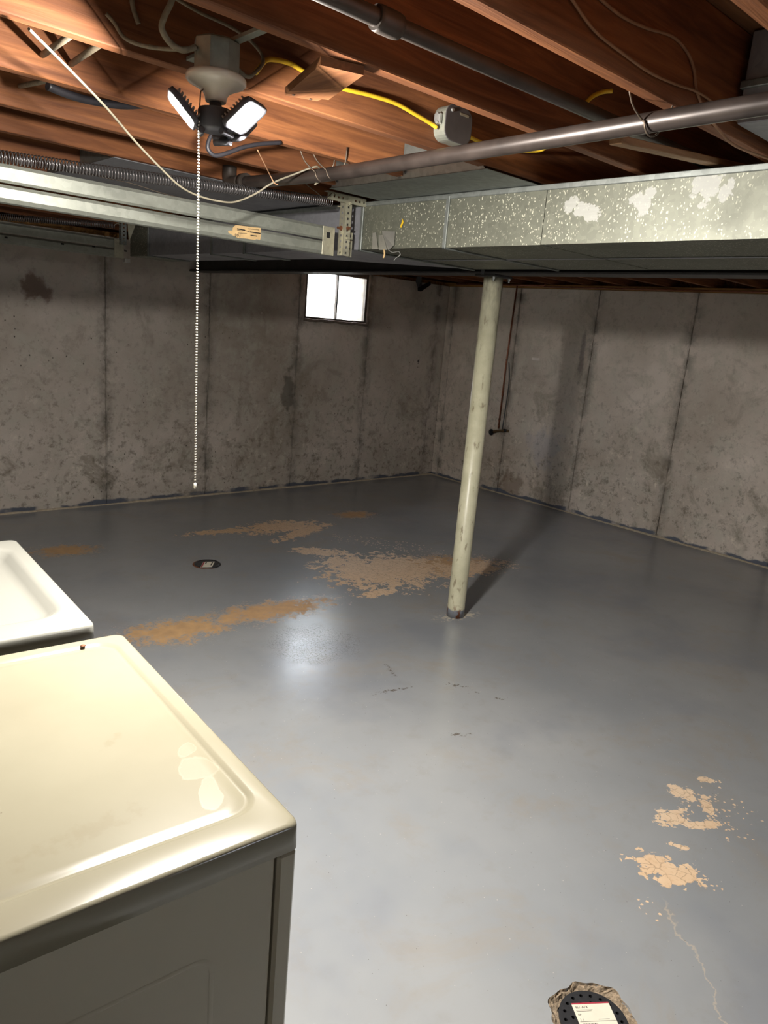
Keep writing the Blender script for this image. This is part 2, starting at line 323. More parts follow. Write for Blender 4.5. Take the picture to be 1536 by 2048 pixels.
# fine light specks of grit
sv = t.vor(p, 42); sk = t.math('MULTIPLY', t.step(sv.outputs['Distance'], .075, .04), t.math('GREATER_THAN', t.xyz(sv.outputs['Color'])[2], .86)); col = t.mix(t.math('MULTIPLY', sk, .6), col, srgb(196, 190, 176))
dk = t.math('MULTIPLY', t.step(sv.outputs['Distance'], .07, .03), t.math('LESS_THAN', t.xyz(sv.outputs['Color'])[2], .07)); col = t.mix(t.math('MULTIPLY', dk, .7), col, srgb(60, 54, 48))
bare = t.math('MAXIMUM', t.math('MAXIMUM', chip, scat), brown)
ro = t.math('ADD', t.math('ADD', .14, t.math('MULTIPLY', n2, .16)), t.math('MULTIPLY', bare, .45))
h = t.math('SUBTRACT', t.math('ADD', t.math('MULTIPLY', n2, .3), t.math('MULTIPLY', n3, .06)), t.math('MULTIPLY', chip, .45)); h = t.math('SUBTRACT', h, t.math('MULTIPLY', crk, .3))
MAT['floor_paint'] = t.fin(col, ro, 0, t.bump(h, .16, .01), .6)

# ------------------------------------------------------------------ mesh helpers
ORG = {}
class MB:
    def __init__(s): s.v = []; s.f = []; s.sm = []
    def add(s, vs, fs, smooth=False):
        k = len(s.v); s.v += [Vector(v) for v in vs]; s.f += [tuple(i+k for i in f) for f in fs]; s.sm += [smooth]*len(fs); return s
    def box(s, x0, x1, y0, y1, z0, z1, m=None):
        vs = [Vector((x, y, z)) for z in (z0, z1) for y in (y0, y1) for x in (x0, x1)]
        if m is not None: vs = [m @ v for v in vs]
        return s.add(vs, [(0, 2, 3, 1), (4, 5, 7, 6), (0, 1, 5, 4), (2, 6, 7, 3), (0, 4, 6, 2), (1, 3, 7, 5)])
    def bbox(s, x0, x1, y0, y1, z0, z1, b=.004, m=None):      # box with chamfered edges
        bm = bmesh.new(); bmesh.ops.create_cube(bm, size=1)
        for v in bm.verts: v.co = Vector(((x0+x1)/2+v.co.x*(x1-x0), (y0+y1)/2+v.co.y*(y1-y0), (z0+z1)/2+v.co.z*(z1-z0)))
        bmesh.ops.bevel(bm, geom=bm.edges[:], offset=b, segments=1, affect='EDGES')
        if m is not None:
            for v in bm.verts: v.co = m @ v.co
        bm.verts.index_update(); s.add([v.co.copy() for v in bm.verts], [[v.index for v in f.verts] for f in bm.faces]); bm.free(); return s
    def tube(s, pts, r, n=8, smooth=0, cap=True):
        pts = [Vector(p) for p in pts]
        if smooth: pts = catmull(pts, smooth)
        rs = r if isinstance(r, (list, tuple)) else [r]*len(pts)
        t0 = (pts[1]-pts[0]).normalized(); ref = Vector((0, 0, 1)) if abs(t0.z) < .9 else Vector((1, 0, 0))
        a = t0.cross(ref).normalized(); vs = []
        for i, p in enumerate(pts):
            tt = (pts[min(i+1, len(pts)-1)]-pts[max(i-1, 0)]).normalized()
            a = (a - tt*a.dot(tt)).normalized(); b = tt.cross(a)
            vs += [p + (a*math.cos(q)+b*math.sin(q))*rs[min(i, len(rs)-1)] for q in [2*math.pi*k/n for k in range(n)]]
        fs = [(i*n+k, i*n+(k+1) % n, (i+1)*n+(k+1) % n, (i+1)*n+k) for i in range(len(pts)-1) for k in range(n)]
        s.add(vs, fs, True)
        if cap:
            k0 = len(s.v)-len(vs); s.f += [tuple(k0+k for k in reversed(range(n))), tuple(k0+(len(pts)-1)*n+k for k in range(n))]; s.sm += [False, False]
        return s
    def lathe(s, prof, c, axis=(0, 0, 1), n=24, smooth=True):
        c = Vector(c); ax = Vector(axis).normalized(); ref = Vector((1, 0, 0)) if abs(ax.x) < .9 else Vector((0, 1, 0))
        a = ax.cross(ref).normalized(); b = ax.cross(a); vs = []
        for (r, h) in prof: vs += [c+ax*h+(a*math.cos(q)+b*math.sin(q))*r for q in [2*math.pi*k/n for k in range(n)]]
        m = len(prof); fs = [(i*n+k, i*n+(k+1) % n, (i+1)*n+(k+1) % n, (i+1)*n+k) for i in range(m-1) for k in range(n)]
        s.add(vs, fs, smooth); k0 = len(s.v)-len(vs)
        s.f += [tuple(k0+k for k in reversed(range(n))), tuple(k0+(m-1)*n+k for k in range(n))]; s.sm += [False, False]; return s
    def prism(s, poly, f0, f1):                      # poly of 2D points, f0/f1 map them to the two ends
        n = len(poly); vs = [f0(*q) for q in poly]+[f1(*q) for q in poly]
        return s.add(vs, [tuple(reversed(range(n))), tuple(range(n, 2*n))]+[(i, (i+1) % n, n+(i+1) % n, n+i) for i in range(n)])
    def sheet(s, path, th, x0, x1):                  # folded sheet: path in (y,z), run along x
        pts = [Vector(q) for q in path]; off = []
        for i, q in enumerate(pts):
            d = (pts[min(i+1, len(pts)-1)]-pts[max(i-1, 0)]).normalized(); off.append(q+Vector((-d.y, d.x))*th)
        for i in range(len(pts)-1):
            a, b, c, d = pts[i], pts[i+1], off[i+1], off[i]
            s.prism([tuple(a), tuple(b), tuple(c), tuple(d)], lambda y, z: (x0, y, z), lambda y, z: (x1, y, z))
        return s
    def build(s, name, mat, parent=None, label=None, cat=None, group=None, kind=None, origin=None):
        me = bpy.data.meshes.new(name)
        root = ORG.get(parent.name) if parent is not None else None
        if root is None:
            if origin is not None: root = Vector(origin)
            else:
                xs = [v.x for v in s.v]; ys = [v.y for v in s.v]; zs = [v.z for v in s.v]
                root = Vector(((min(xs)+max(xs))/2, (min(ys)+max(ys))/2, min(zs)))
        me.from_pydata([v-root for v in s.v], [], s.f); me.polygons.foreach_set('use_smooth', s.sm)
        bm = bmesh.new(); bm.from_mesh(me); bmesh.ops.recalc_face_normals(bm, faces=bm.faces[:]); bm.to_mesh(me); bm.free()
        me.materials.append(MAT[mat]); o = bpy.data.objects.new(name, me); COL.objects.link(o)
        if parent is not None: o.parent = parent
        else: o.location = root
        ORG[o.name] = root
        return tag(o, label, cat, group, kind)
def tag(o, label=None, cat=None, group=None, kind=None):
    if label: o['label'] = label
    if cat: o['category'] = cat
    if group: o['group'] = group
    if kind: o['kind'] = kind
    return o
def thing(name, label, cat, loc, group=None, kind=None):
    o = bpy.data.objects.new(name, None); COL.objects.link(o); o.location = loc; o.empty_display_size = .1; ORG[o.name] = Vector(loc)
    return tag(o, label, cat, group, kind)
def catmull(pts, k):
    P_ = [pts[0]]+list(pts)+[pts[-1]]; out = []
    for i in range(1, len(P_)-2):
        a, b, c, d = P_[i-1:i+3]
        for j in range(k):
            u = j/k; out.append(.5*((2*b)+(c-a)*u+(2*a-5*b+4*c-d)*u*u+(3*b-a-3*c+d)*u**3))
    out.append(pts[-1]); return out
def rr(x0, x1, y0, y1, r, n=6):                      # rounded rectangle ring
    out = []
    for cx, cy, a0 in ((x1-r, y1-r, 0), (x0+r, y1-r, 90), (x0+r, y0+r, 180), (x1-r, y0+r, 270)):
        out += [(cx+r*math.cos(math.radians(a0+90*k/n)), cy+r*math.sin(math.radians(a0+90*k/n))) for k in range(n+1)]
    return out
def loft(mb, rings, smooth=True, cap0=True, cap1=True):
    n = len(rings[0]); vs = [v for r in rings for v in r]
    fs = [(i*n+k, i*n+(k+1) % n, (i+1)*n+(k+1) % n, (i+1)*n+k) for i in range(len(rings)-1) for k in range(n)]
    k0 = len(mb.v); mb.add(vs, fs, smooth)
    if cap0: mb.f.append(tuple(k0+k for k in reversed(range(n)))); mb.sm.append(False)
    if cap1: mb.f.append(tuple(k0+(len(rings)-1)*n+k for k in range(n))); mb.sm.append(False)
def text_part(txt, size, mtx, mat, parent, name='lettering', depth=.0004):
    cu = bpy.data.curves.new('t', 'FONT'); cu.body = txt; cu.size = size; cu.extrude = depth; cu.resolution_u = 2
    o = bpy.data.objects.new('t', cu); COL.objects.link(o); bpy.context.view_layer.update()
    me = bpy.data.meshes.new_from_object(o.evaluated_get(bpy.context.evaluated_depsgraph_get()))
    bpy.data.objects.remove(o); root = ORG[parent.name]
    me.transform(Matrix.Translation(-root) @ mtx); me.materials.clear(); me.materials.append(MAT[mat])
    ob = bpy.data.objects.new(name, me); COL.objects.link(ob); ob.parent = parent; ORG[ob.name] = root; return ob

# ------------------------------------------------------------------ room
XR, YB, XL, YF = 6.32, 6.05, -2.4, -2.6
WT, JB, JH = 2.157, 2.20, .235                     # wall top, joist bottom, joist depth
JT = JB+JH
# floor with an irregular hole at the near drain
DR = Vector((1.512, .686, 0))
def drain_r(a): return .108+.006*math.sin(3*a+1)+.004*math.sin(7*a+.5)+.003*math.sin(13*a)
bm = bmesh.new()
o4 = [bm.verts.new(v) for v in ((XL-.3, YF-.3, 0), (XR+.3, YF-.3, 0), (XR+.3, YB+.3, 0), (XL-.3, YB+.3, 0))]
hv = [bm.verts.new((DR.x+drain_r(a)*math.cos(a), DR.y+drain_r(a)*math.sin(a), 0)) for a in [2*math.pi*k/72 for k in range(72)]]
ed = [bm.edges.new((o4[i], o4[(i+1) % 4])) for i in range(4)]+[bm.edges.new((hv[i], hv[(i+1) % 72])) for i in range(72)]
bmesh.ops.triangle_fill(bm, use_beauty=True, use_dissolve=False, edges=ed)
low = [bm.verts.new((DR.x+(v.co.x-DR.x)*.97, DR.y+(v.co.y-DR.y)*.97, -.02)) for v in hv]
for i in range(72): bm.faces.new((hv[i], hv[(i+1) % 72], low[(i+1) % 72], low[i]))
bot = [bm.verts.new((v.co.x, v.co.y, -.12)) for v in o4]
bm.faces.new(bot)
for i in range(4): bm.faces.new((o4[i], o4[(i+1) % 4], bot[(i+1) % 4], bot[i]))
bmesh.ops.recalc_face_normals(bm, faces=bm.faces[:])
me = bpy.data.meshes.new('floor'); bm.to_mesh(me); bm.free()
for pl in me.polygons:
    if abs(pl.normal.z) > .9 and pl.center.z > -.01 and pl.normal.z < 0: pl.flip()
me.materials.append(MAT['floor_paint']); floor = bpy.data.objects.new('floor', me); COL.objects.link(floor); tag(floor, 'worn blue-grey painted concrete basement floor', None, None, 'structure'); ORG['floor'] = Vector((0, 0, 0))
# walls: backing + formwork panels
WX0, WX1, WZ0 = 4.345, 5.13, 1.665                 # window opening
def struct(mb, name, mat, label, parent=None): return mb.build(name, mat, parent, label, None, None, 'structure', origin=(0, 0, 0))
b = MB(); T = .014
b.box(XL-.25, WX0, YB+T, YB+.26, 0, WT).box(WX1, XR+.26, YB+T, YB+.26, 0, WT).box(WX0, WX1, YB+T, YB+.26, 0, WZ0)
wb = struct(b, 'wall_back', 'concrete_back', 'poured concrete back wall with a small basement window')
b = MB(); b.box(XR+T, XR+.26, YF-.25, YB+T, 0, WT); wr = struct(b, 'wall_right', 'concrete_right', 'poured concrete right-hand wall with a copper pipe')
b = MB(); b.box(XL-.25, XL, YF-.25, 2.82, 0, WT).box(XL-.25, XL, 5.14, YB+T, 0, WT).box(XL-.25, XL, 2.82, 5.14, 1.98, WT); struct(b, 'wall_left', 'bounce_white', 'left wall with the overhead door, white added to bounce light')
b = MB(); b.box(XL, 1.6, YF-.25, YF, 0, WT).box(2.4, XR+T, YF-.25, YF, 0, WT).box(1.6, 2.4, YF-.25, YF, 0, 1.75); struct(b, 'wall_front', 'bounce_white', 'wall facing the back wall, white added to bounce light, with an added window')
def panel(parent, axis, a0, a1, z0, z1, d):
    b = MB(); g = .002
    if axis == 0: b.bbox(a0+g, a1-g, YB+d, YB+T, z0, z1, .003)
    else: b.bbox(XR+d, XR+T, a0+g, a1-g, z0, z1, .003)
    b.build('concrete_panel', 'concrete_back' if axis == 0 else 'concrete_right', parent)
rs = random.Random(3)
xs = [XL]+list(BACK_SEAMS)+[XR]
for a0, a1 in zip(xs, xs[1:]):
    d = rs.uniform(-.003, .003)
    if a0 < WX0 < a1: panel(wb, 0, a0, a1, 0, WZ0, d); panel(wb, 0, a0, WX0, WZ0, WT, d); panel(wb, 0, WX1, a1, WZ0, WT, d)
    else: panel(wb, 0, a0, a1, 0, WT, d)
ys = [YF]+list(RIGHT_SEAMS)+[YB]
for a0, a1 in zip(ys, ys[1:]): panel(wr, 1, a0, a1, 0, WT, rs.uniform(-.003, .003))
# pale fins of cement squeezed out of the form joints
for sx in BACK_SEAMS[2:6]:
    pts = [(sx+rs.uniform(-.004, .004), YB-.003, z) for z in [i*.06 for i in range(1, 27)]]
    MB().tube(pts, [.004+.003*rs.random() for _ in pts], 5).build('form_fin', 'concrete_back', wb)
for sy in RIGHT_SEAMS[3:]:
    pts = [(XR-.003, sy+rs.uniform(-.004, .004), z) for z in [i*.06 for i in range(1, 36)]]
    MB().tube(pts, [.003+.002*rs.random() for _ in pts], 5).build('form_fin', 'concrete_right', wr)
# cold-joint strips at the wall feet
def joint(name, p0, p1, off, label):
    b = MB(); k = 60; vs = []
    for i in range(k+1):
        q = Vector(p0).lerp(Vector(p1), i/k); w = .012+.008*rs.random(); h = .008+.008*rs.random()
        o = Vector(off); vs += [q, q+o*w, q+o*w*.6+Vector((0, 0, h*.7)), q+Vector((0, 0, h))]
    b.add(vs, [(i*4+a, i*4+c, i*4+4+c, i*4+4+a) for i in range(k) for a, c in ((1, 2), (2, 3))])
    struct(b, name, 'joint_caulk', label)
joint('trim_1', (XL, YB, 0), (XR, YB, 0), (0, -1, 0), 'rough pale joint along the foot of the back wall')
joint('trim_2', (XR, YF, 0), (XR, YB, 0), (-1, 0, 0), 'rough pale joint along the foot of the right wall')
# sill plates and rim boards
b = MB(); b.bbox(XR+.004, XR+.2, YF, YB+.2, WT, JB-.001, .004); struct(b, 'trim_3', 'sill_wood', 'weathered sill plate on top of the right wall')
b = MB(); b.bbox(XL-.2, XR+.2, YB+.09, YB+.25, WT, JB-.001, .004); struct(b, 'trim_4', 'sill_wood', 'weathered sill plate on top of the back wall')
b = MB(); b.box(XR+.20, XR+.26, YF-.25, YB+.26, WT, JT).box(XL-.25, XR+.2, YB+.2, YB+.26, JB, JT).box(XL-.25, XL-.2, YF-.25, YB+.2, WT, JT).box(XL-.25, XR+.2, YF-.25, YF-.2, WT, JT)
struct(b, 'trim_5', 'joist_wood', 'rim boards closing the ends of the floor joists')
# ceiling: subfloor sheets and joists
b = MB(); b.box(XL-.25, XR+.26, YF-.25, YB+.26, JT+.018, JT+.05); ceil = struct(b, 'ceiling', 'subfloor_wood', 'open basement ceiling of wooden joists under plywood subfloor')
yy = YF-.2; row = 0
while yy < YB+.2:
    x = XL-.2 - (1.2 if row % 2 else 0)
    while x < XR+.2:
        MB().box(max(x, XL-.2)+.0015, min(x+2.4, XR+.2)-.0015, yy+.0015, min(yy+1.218, YB+.2)-.0015, JT+.0005, JT+.018).build('subfloor_sheet', 'subfloor_wood', ceil); x += 2.4
    yy += 1.218; row += 1
jm = None; J0 = 1.418
for k in range(-9, 12):
    y = J0+.406*k
    if k == -2: y += .045
    if y > YB+.15 or y < YF-.15: continue
    if jm is None:
        j = MB().bbox(XL-.19, XR+.19, -.019, .019, JB, JT, .0025).build('joist', 'joist_wood', ceil); jm = j
    else:
        j = jm.copy(); COL.objects.link(j); j.parent = ceil
    j.location = (rs.uniform(-.005, .005), y, rs.uniform(-.004, 0)*0)
# ------------------------------------------------------------------ window
win = thing('window_1', 'small two-pane basement window in the back wall', None, ((WX0+WX1)/2, YB+.05, WZ0), None, 'structure')
b = MB(); fy0, fy1 = YB+.008, YB+.05; fw = .026; WZ1 = 2.135
b.bbox(WX0, WX0+fw, fy0, fy1, WZ0, WZ1, .003).bbox(WX1-fw, WX1, fy0, fy1, WZ0, WZ1, .003).bbox(WX0+fw, WX1-fw, fy0, fy1, WZ0, WZ0+fw, .003).bbox(WX0+fw, WX1-fw, fy0, fy1, WZ1-fw, WZ1, .003)
b.build('window_frame', 'frame_paint', win)
xm = (WX0+WX1)/2+.005
MB().bbox(xm-.008, xm+.008, fy0+.004, fy1-.004, WZ0+fw, WZ1-fw, .002).build('mullion', 'frame_paint', win)
MB().bbox(xm-.016, xm-.004, fy0-.006, fy0+.004, WZ0+.14, WZ0+.19, .002).build('latch', 'valve_dark', win)
MB().box(WX0+fw, xm-.008, fy0+.014, fy0+.018, WZ0+fw, WZ1-fw).build('pane', 'window_glass', win)
MB().box(xm+.008, WX1-fw, fy0+.014, fy0+.018, WZ0+fw, WZ1-fw).build('pane', 'window_glass', win)
b = MB(); b.box(WX0, WX1, fy0, fy1, WZ1, WT); b.build('head_fill', 'frame_paint', win)
b = MB(); pts = [(WX0-.01+i*(WX1-WX0+.02)/22, YB-.004, WZ0-.006+rs.uniform(-.005, .004)) for i in range(23)]
b.tube(pts, [.012+.006*rs.random() for _ in pts], 7); b.build('sill_mortar', 'mortar', win)
win_fill = thing('fill_window', 'added unseen window letting in fill daylight, facing the back wall', None, (2.0, YF-.1, 1.75), None, 'structure')  # unseen window, put in so fill daylight reaches the room
b = MB(); b.bbox(1.6, 1.63, YF-.12, YF-.08, 1.75, WT, .003).bbox(2.37, 2.4, YF-.12, YF-.08, 1.75, WT, .003).bbox(1.63, 2.37, YF-.12, YF-.08, 1.75, 1.78, .003).bbox(1.63, 2.37, YF-.12, YF-.08, WT-.03, WT, .003).bbox(1.99, 2.01, YF-.11, YF-.09, 1.78, WT-.03, .002); b.build('window_frame', 'frame_paint', win_fill)
for x0_, x1_ in ((1.63, 1.99), (2.01, 2.37)): MB().box(x0_, x1_, YF-.102, YF-.098, 1.78, WT-.03).build('pane', 'window_glass', win_fill)
dr1 = thing('door_1', 'white sectional overhead door', None, (XL-.1, 3.98, 0), None, 'structure')
for k in range(4):
    z0_, z1_ = k*.495, k*.495+.492
    MB().bbox(XL-.10, XL-.05, 2.825, 5.135, z0_+.001, z1_+(.004 if k == 3 else 0), .004).build('door_section', 'door_white', dr1)
# window well outside
b = MB(); R0 = .62; cx = (WX0+WX1)/2; seg = 26
rings = []
for rr_, zz in ((.85, 1.2), (.85, 2.3), (.93, 2.3), (.93, 1.2)):
    rings.append([Vector((cx-math.cos(math.pi*k/seg)*rr_*1.05, YB+.262+math.sin(math.pi*k/seg)*rr_+(.012 if k % 2 else 0), zz)) for k in range(seg+1)])
for i in range(3):
    b.add(rings[i]+rings[i+1], [(k, k+1, seg+2+k, seg+1+k) for k in range(seg)])
b.build('window_well', 'stone_white', None, 'pale curved window well wall outside the basement window', 'window well')
# ------------------------------------------------------------------ beam and post
BX0, BX1, BZ0, BZ1 = 3.13, 3.27, 1.972, JB-.002
bm_ = thing('steel_beam', 'dark painted steel I-beam carried by the round post', 'beam', (3.2, 2, BZ0))
MB().bbox(BX0, BX1, YF-.1, YB+.10, BZ0, BZ0+.011, .002).build('bottom_flange', 'beam_paint', bm_)
MB().bbox(BX0, BX1, YF-.1, YB+.10, BZ1-.011, BZ1, .002).build('top_flange', 'beam_paint', bm_)
MB().box(3.196, 3.204, YF-.1, YB+.10, BZ0+.011, BZ1-.011).build('web', 'beam_paint', bm_)
PX, PY = 3.222, 2.765
post = thing('support_post', 'round steel lally post, chipped cream-green paint, standing on floor', 'post', (PX, PY, 0))
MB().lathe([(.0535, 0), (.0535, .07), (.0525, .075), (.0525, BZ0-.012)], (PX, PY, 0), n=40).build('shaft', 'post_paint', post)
MB().bbox(PX-.075, PX+.075, PY-.07, PY+.07, BZ0-.012, BZ0-.0005, .002).build('cap_plate', 'beam_paint', post)
for sx in (-1, 1): MB().lathe([(.009, 0), (.009, .009), (.005, .010), (.005, .02)], (PX+sx*.064, PY-.055, BZ0-.0135), (0, 0, -1), 6, False).build('bolt', 'zinc_bright', post)
MB().bbox(BX0-.003, BX0-.0005, PY-.012, PY+.012, BZ0-.006, BZ0+.03, .0008).build('cap_tab', 'panel_grey', post)
# ------------------------------------------------------------------ main duct
DX0, DX1, DZ0, DZ1 = 2.28, 3.06, 1.985, 2.183
duct = thing('supply_duct', 'long rectangular galvanised main duct running under the joists', 'duct', (2.67, 2.5, DZ0))
dwid = lambda y: DX1 if y < 2.9 else 2.58       # the trunk narrows past the tapered transition
seams = [YF+.3, -.9, .4, 1.754, 2.233, 2.766, 3.433, 3.769, 4.131, 4.985]
for i, (a0, a1) in enumerate(zip(seams, seams[1:])):
    b = MB(); mt = 'duct_metal' if a1 <= 2.8 else 'duct_shade_lift'; th = .0  # far sections get the copy that lifts their shade
    e = .0015*(i % 2)
    xa, xb = dwid(a0), dwid(a1)
    f_ = lambda zz: [(DX0-e, a0+.0008, zz), (xa, a0+.0008, zz), (xb, a1-.0008, zz), (DX0-e, a1-.0008, zz)]
    b.add([Vector(v) for v in f_(DZ0-e)+f_(DZ1)], [(0, 1, 2, 3), (4, 5, 6, 7), (0, 1, 5, 4), (1, 2, 6, 5), (2, 3, 7, 6), (3, 0, 4, 7)]); b.build('duct_section', mt, duct)
b = MB(); b.bbox(DX0-.006, dwid(5)+.006, 4.985, 5.27, DZ0-.006, DZ1, .004); b.build('end_collar', 'duct_metal', duct)
for s in (.4, 2.233, 2.766, 3.769, 4.131, 4.985, -.9):
    b = MB(); w = .009
    b.bbox(DX0-.009, DX0-.0016, s-w, s+w, DZ0-.008, DZ1-.004, .0015).bbox(DX0-.009, dwid(s), s-w, s+w, DZ0-.0085, DZ0-.0017, .0015)
    b.build('drive_cleat', 'pan_metal', duct)
b = MB(); b.bbox(DX0-.007, DX0+.02, YF+.3, 4.98, DZ1-.0155, DZ1-.0005+.004, .002); b.build('top_flange', 'pan_metal', duct)
# duct bottom seam
b = MB(); b.bbox(2.66, 2.675, YF+.3, 2.75, DZ0-.0045, DZ0-.0012, .001); b.build('bottom_seam', 'duct_shade_lift', duct)
# foil tape flaps, yellow chip, wire
def flap(name, mat, pts, parent, th=.0012, label=None):
    b = MB(); q = [at(px, py, 'x', DX0-.0035-d) for px, py, d in pts]
    n = len(q); b.add(q+[v+Vector((th, 0, 0)) for v in q], [tuple(range(n)), tuple(reversed(range(n, 2*n)))]+[(i, (i+1) % n, n+(i+1) % n, n+i) for i in range(n)])
    o = b.build(name, mat, parent)
    if label: o['label'] = label
    return o
flap('duct_tape', 'tape_silver', [(745, 466, .002), (752, 465, .002), (756, 498, .004), (744, 499, .004)], duct)
flap('duct_tape', 'tape_silver', [(764, 462, .004), (790, 463, .002), (788, 490, .004), (778, 500, .012), (768, 495, .006)], duct)
flap('duct_tape', 'tape_silver', [(757, 470, .003), (766, 470, .006), (774, 500, .012), (758, 500, .008)], duct)
flap('paint_chip', 'cable_yellow', [(805, 437, .002), (807, 444, .003), (802, 456, .004), (800, 453, .004), (803, 446, .003)], duct)
MB().tube([at(x, y, 'x', 2.262) for x, y in ((775, 498), (785, 505), (797, 503), (800, 510), (792, 516), (788, 521))], .002, 5, 4).build('wire_stub', 'zinc_bright', duct)
MB().tube([at(x, y, 'x', 2.262) for x, y in ((768, 500), (769, 508), (767, 516))], .004, 5, 3).build('tape_scrap', 'sticker_tan', duct)
# ------------------------------------------------------------------ return-air pans under the joists
pan = thing('return_air_pan', 'flat grey sheet-metal pan closing joist bays beside the duct', 'sheet metal pan', (2.2, 2.2, JB-.02))
PY0, PY1 = 1.80, 2.66
MB().bbox(2.0, 3.12, PY0, PY1, JB-.012, JB-.0095, .001).build('pan_sheet', 'pan_metal', pan)
for a0, a1 in ((1.846, 2.208), (2.252, 2.614)):
    b = MB(); b.prism([(a0-.036, JB-.0095), (a1+.036, JB-.0095), (a1-.002, JB+.045), (a0+.002, JB+.045)], lambda y, z: (2.0-(z-JB)*.25, y, z), lambda y, z: (2.003-(z-JB)*.25, y, z)); b.build('front_lip', 'zinc_bright', pan)
    MB().box(1.992, 1.995, a0, a1, JB+.0455, JT-.002).build('end_closure', 'pan_metal', pan)
    for yy_ in (a0+.012, a1-.012): MB().lathe([(.006, 0), (.004, .003)], (1.9955, yy_, JB+.012), (-1, 0, 0), 8).build('rivet', 'panel_grey', pan)
pan2 = thing('return_air_pan', 'dark grey sheet-metal pan behind the long coil spring over the bright track', 'sheet metal pan', (1.7, 3.4, JB-.02))
MB().bbox(1.25, 3.12, 3.045, 3.86, JB-.0045, JB-.001, .0012).build('pan_sheet', 'duct_shade_lift', pan2)
for a0, a1 in ((3.065, 3.425), (3.475, 3.83)):
    MB().prism([(a0, JB), (a1, JB), (a1, JB+.1), (a0, JB+.1)], lambda y, z: (1.26, y, z), lambda y, z: (1.263, y, z)).build('end_closure', 'pan_metal', pan2)
boot = thing('duct_boot', 'grey sheet-metal duct boot up between the joists above the iron pipe', 'duct', (2.15, .82, JB+.05))
MB().bbox(2.0, 2.3, .66, .975, JB+.02, JT-.004, .003).build('boot_body', 'duct_shade_lift', boot)
MB().bbox(1.99, 2.31, .655, .98, JB+.10, JB+.118, .002).build('seam_band', 'pan_metal', boot)
# ------------------------------------------------------------------ overhead-door tracks
def perf(mb, p0, du, dv, n, step, w, th, hole=.38):
    # strip from p0 along du, width along dv, with square-ish holes
    du = Vector(du); dv = Vector(dv); nn = du.cross(dv)*th; p0 = Vector(p0)
    us = [0]; 
    for i in range(n): us += [i*step+step*(.5-hole/2), i*step+step*(.5+hole/2)]
    us.append(n*step); vs_ = [0, w*.36, w*.64, w]
    for side in (0, 1):
        base = len(mb.v)
        mb.v += [p0+du*a+dv*c+nn*side for a in us for c in vs_]
        for i in range(len(us)-1):
            for j in range(3):
                if j == 1 and i % 2 == 1: continue
                mb.f.append((base+i*4+j, base+i*4+j+1, base+i*4+5+j, base+i*4+4+j)); mb.sm.append(False)
    return mb
def track(y, x0, x1, z0, label, near):
    t_ = thing('overhead_door_track', label, 'door track', (x1-.3, y, z0), 'overhead door tracks')
    up = [(y+.030, z0+.066), (y+.004, z0+.064), (y, z0+.070), (y-.001, z0+.108), (y+.004, z0+.118), (y+.034, z0+.120)]
    lo = [(y+.032, z0+.020), (y+.034, z0+.006), (y+.020, z0), (y+.006, z0+.003), (y-.004, z0+.014), (y-.004, z0+.044), (y+.002, z0+.053), (y+.02, z0+.056)]
    MB().sheet(up, .002, x0, x1).build('upper_rail', 'track_metal', t_)
    MB().sheet(lo, .002, x0, x1).build('lower_rail', 'track_metal', t_)
    b = MB(); b.bbox(x1-.055, x1+.01, y-.009, y-.006, z0-.002, z0+.118, .001); b.build('end_plate', 'bracket_metal', t_)
    return t_
TY = 2.80
tn = track(TY, XL+.4, 2.135, 1.942, 'bright galvanised overhead-door track pair with torn paper sticker', True)
MB().box(2.10, 2.118, TY-.0105, TY-.009, 2.012, 2.036).build('slot', 'dark_gap', tn)
MB().box(1.985, 2.0, TY-.0055, TY-.0042, 1.965, 1.975).build('slot', 'dark_gap', tn)
b = MB(); HX, HY = 2.165, 2.752
perf(b, (HX, HY, 1.945), (0, 0, 1), (1, 0, 0), 10, .024, .036, .002); perf(b, (HX, HY, 1.945), (0, 0, 1), (0, 1, 0), 10, .024, .036, .002)
b.build('hanger_angle', 'bracket_metal', tn)
b = MB(); perf(b, (2.06, HY-.006, 2.196), (1, 0, 0), (0, 0, -1), 9, .024, .032, .002); perf(b, (2.06, HY-.006, 2.196), (1, 0, 0), (0, 1, 0), 9, .024, .032, .002); b.build('cross_angle', 'bracket_metal', tn)
b = MB(); perf(b, (2.205, 2.775, 1.945), (0, 0, 1), (1, 0, 0), 3, .024, .03, .002); perf(b, (2.205, 2.775, 2.02), (0, 0, 1), (1, 0, 0), 1, .03, .03, .002); b.build('brace_angle', 'bracket_metal', tn)
for z, m_ in ((2.062, 'rust'), (2.02, 'bracket_metal'), (2.165, 'bracket_metal')):
    MB().lathe([(.0085, 0), (.0085, .006), (.0045, .007), (.0045, .02)], (HX+.018, HY-.001, z), (0, -1, 0), 6, False).build('bolt', m_, tn)
MB().lathe([(.010, 0), (.010, .006), (.005, .007), (.005, .024)], (HX-.0005, HY+.018, 2.06), (-1, 0, 0), 6, False).build('bolt', 'rust', tn)
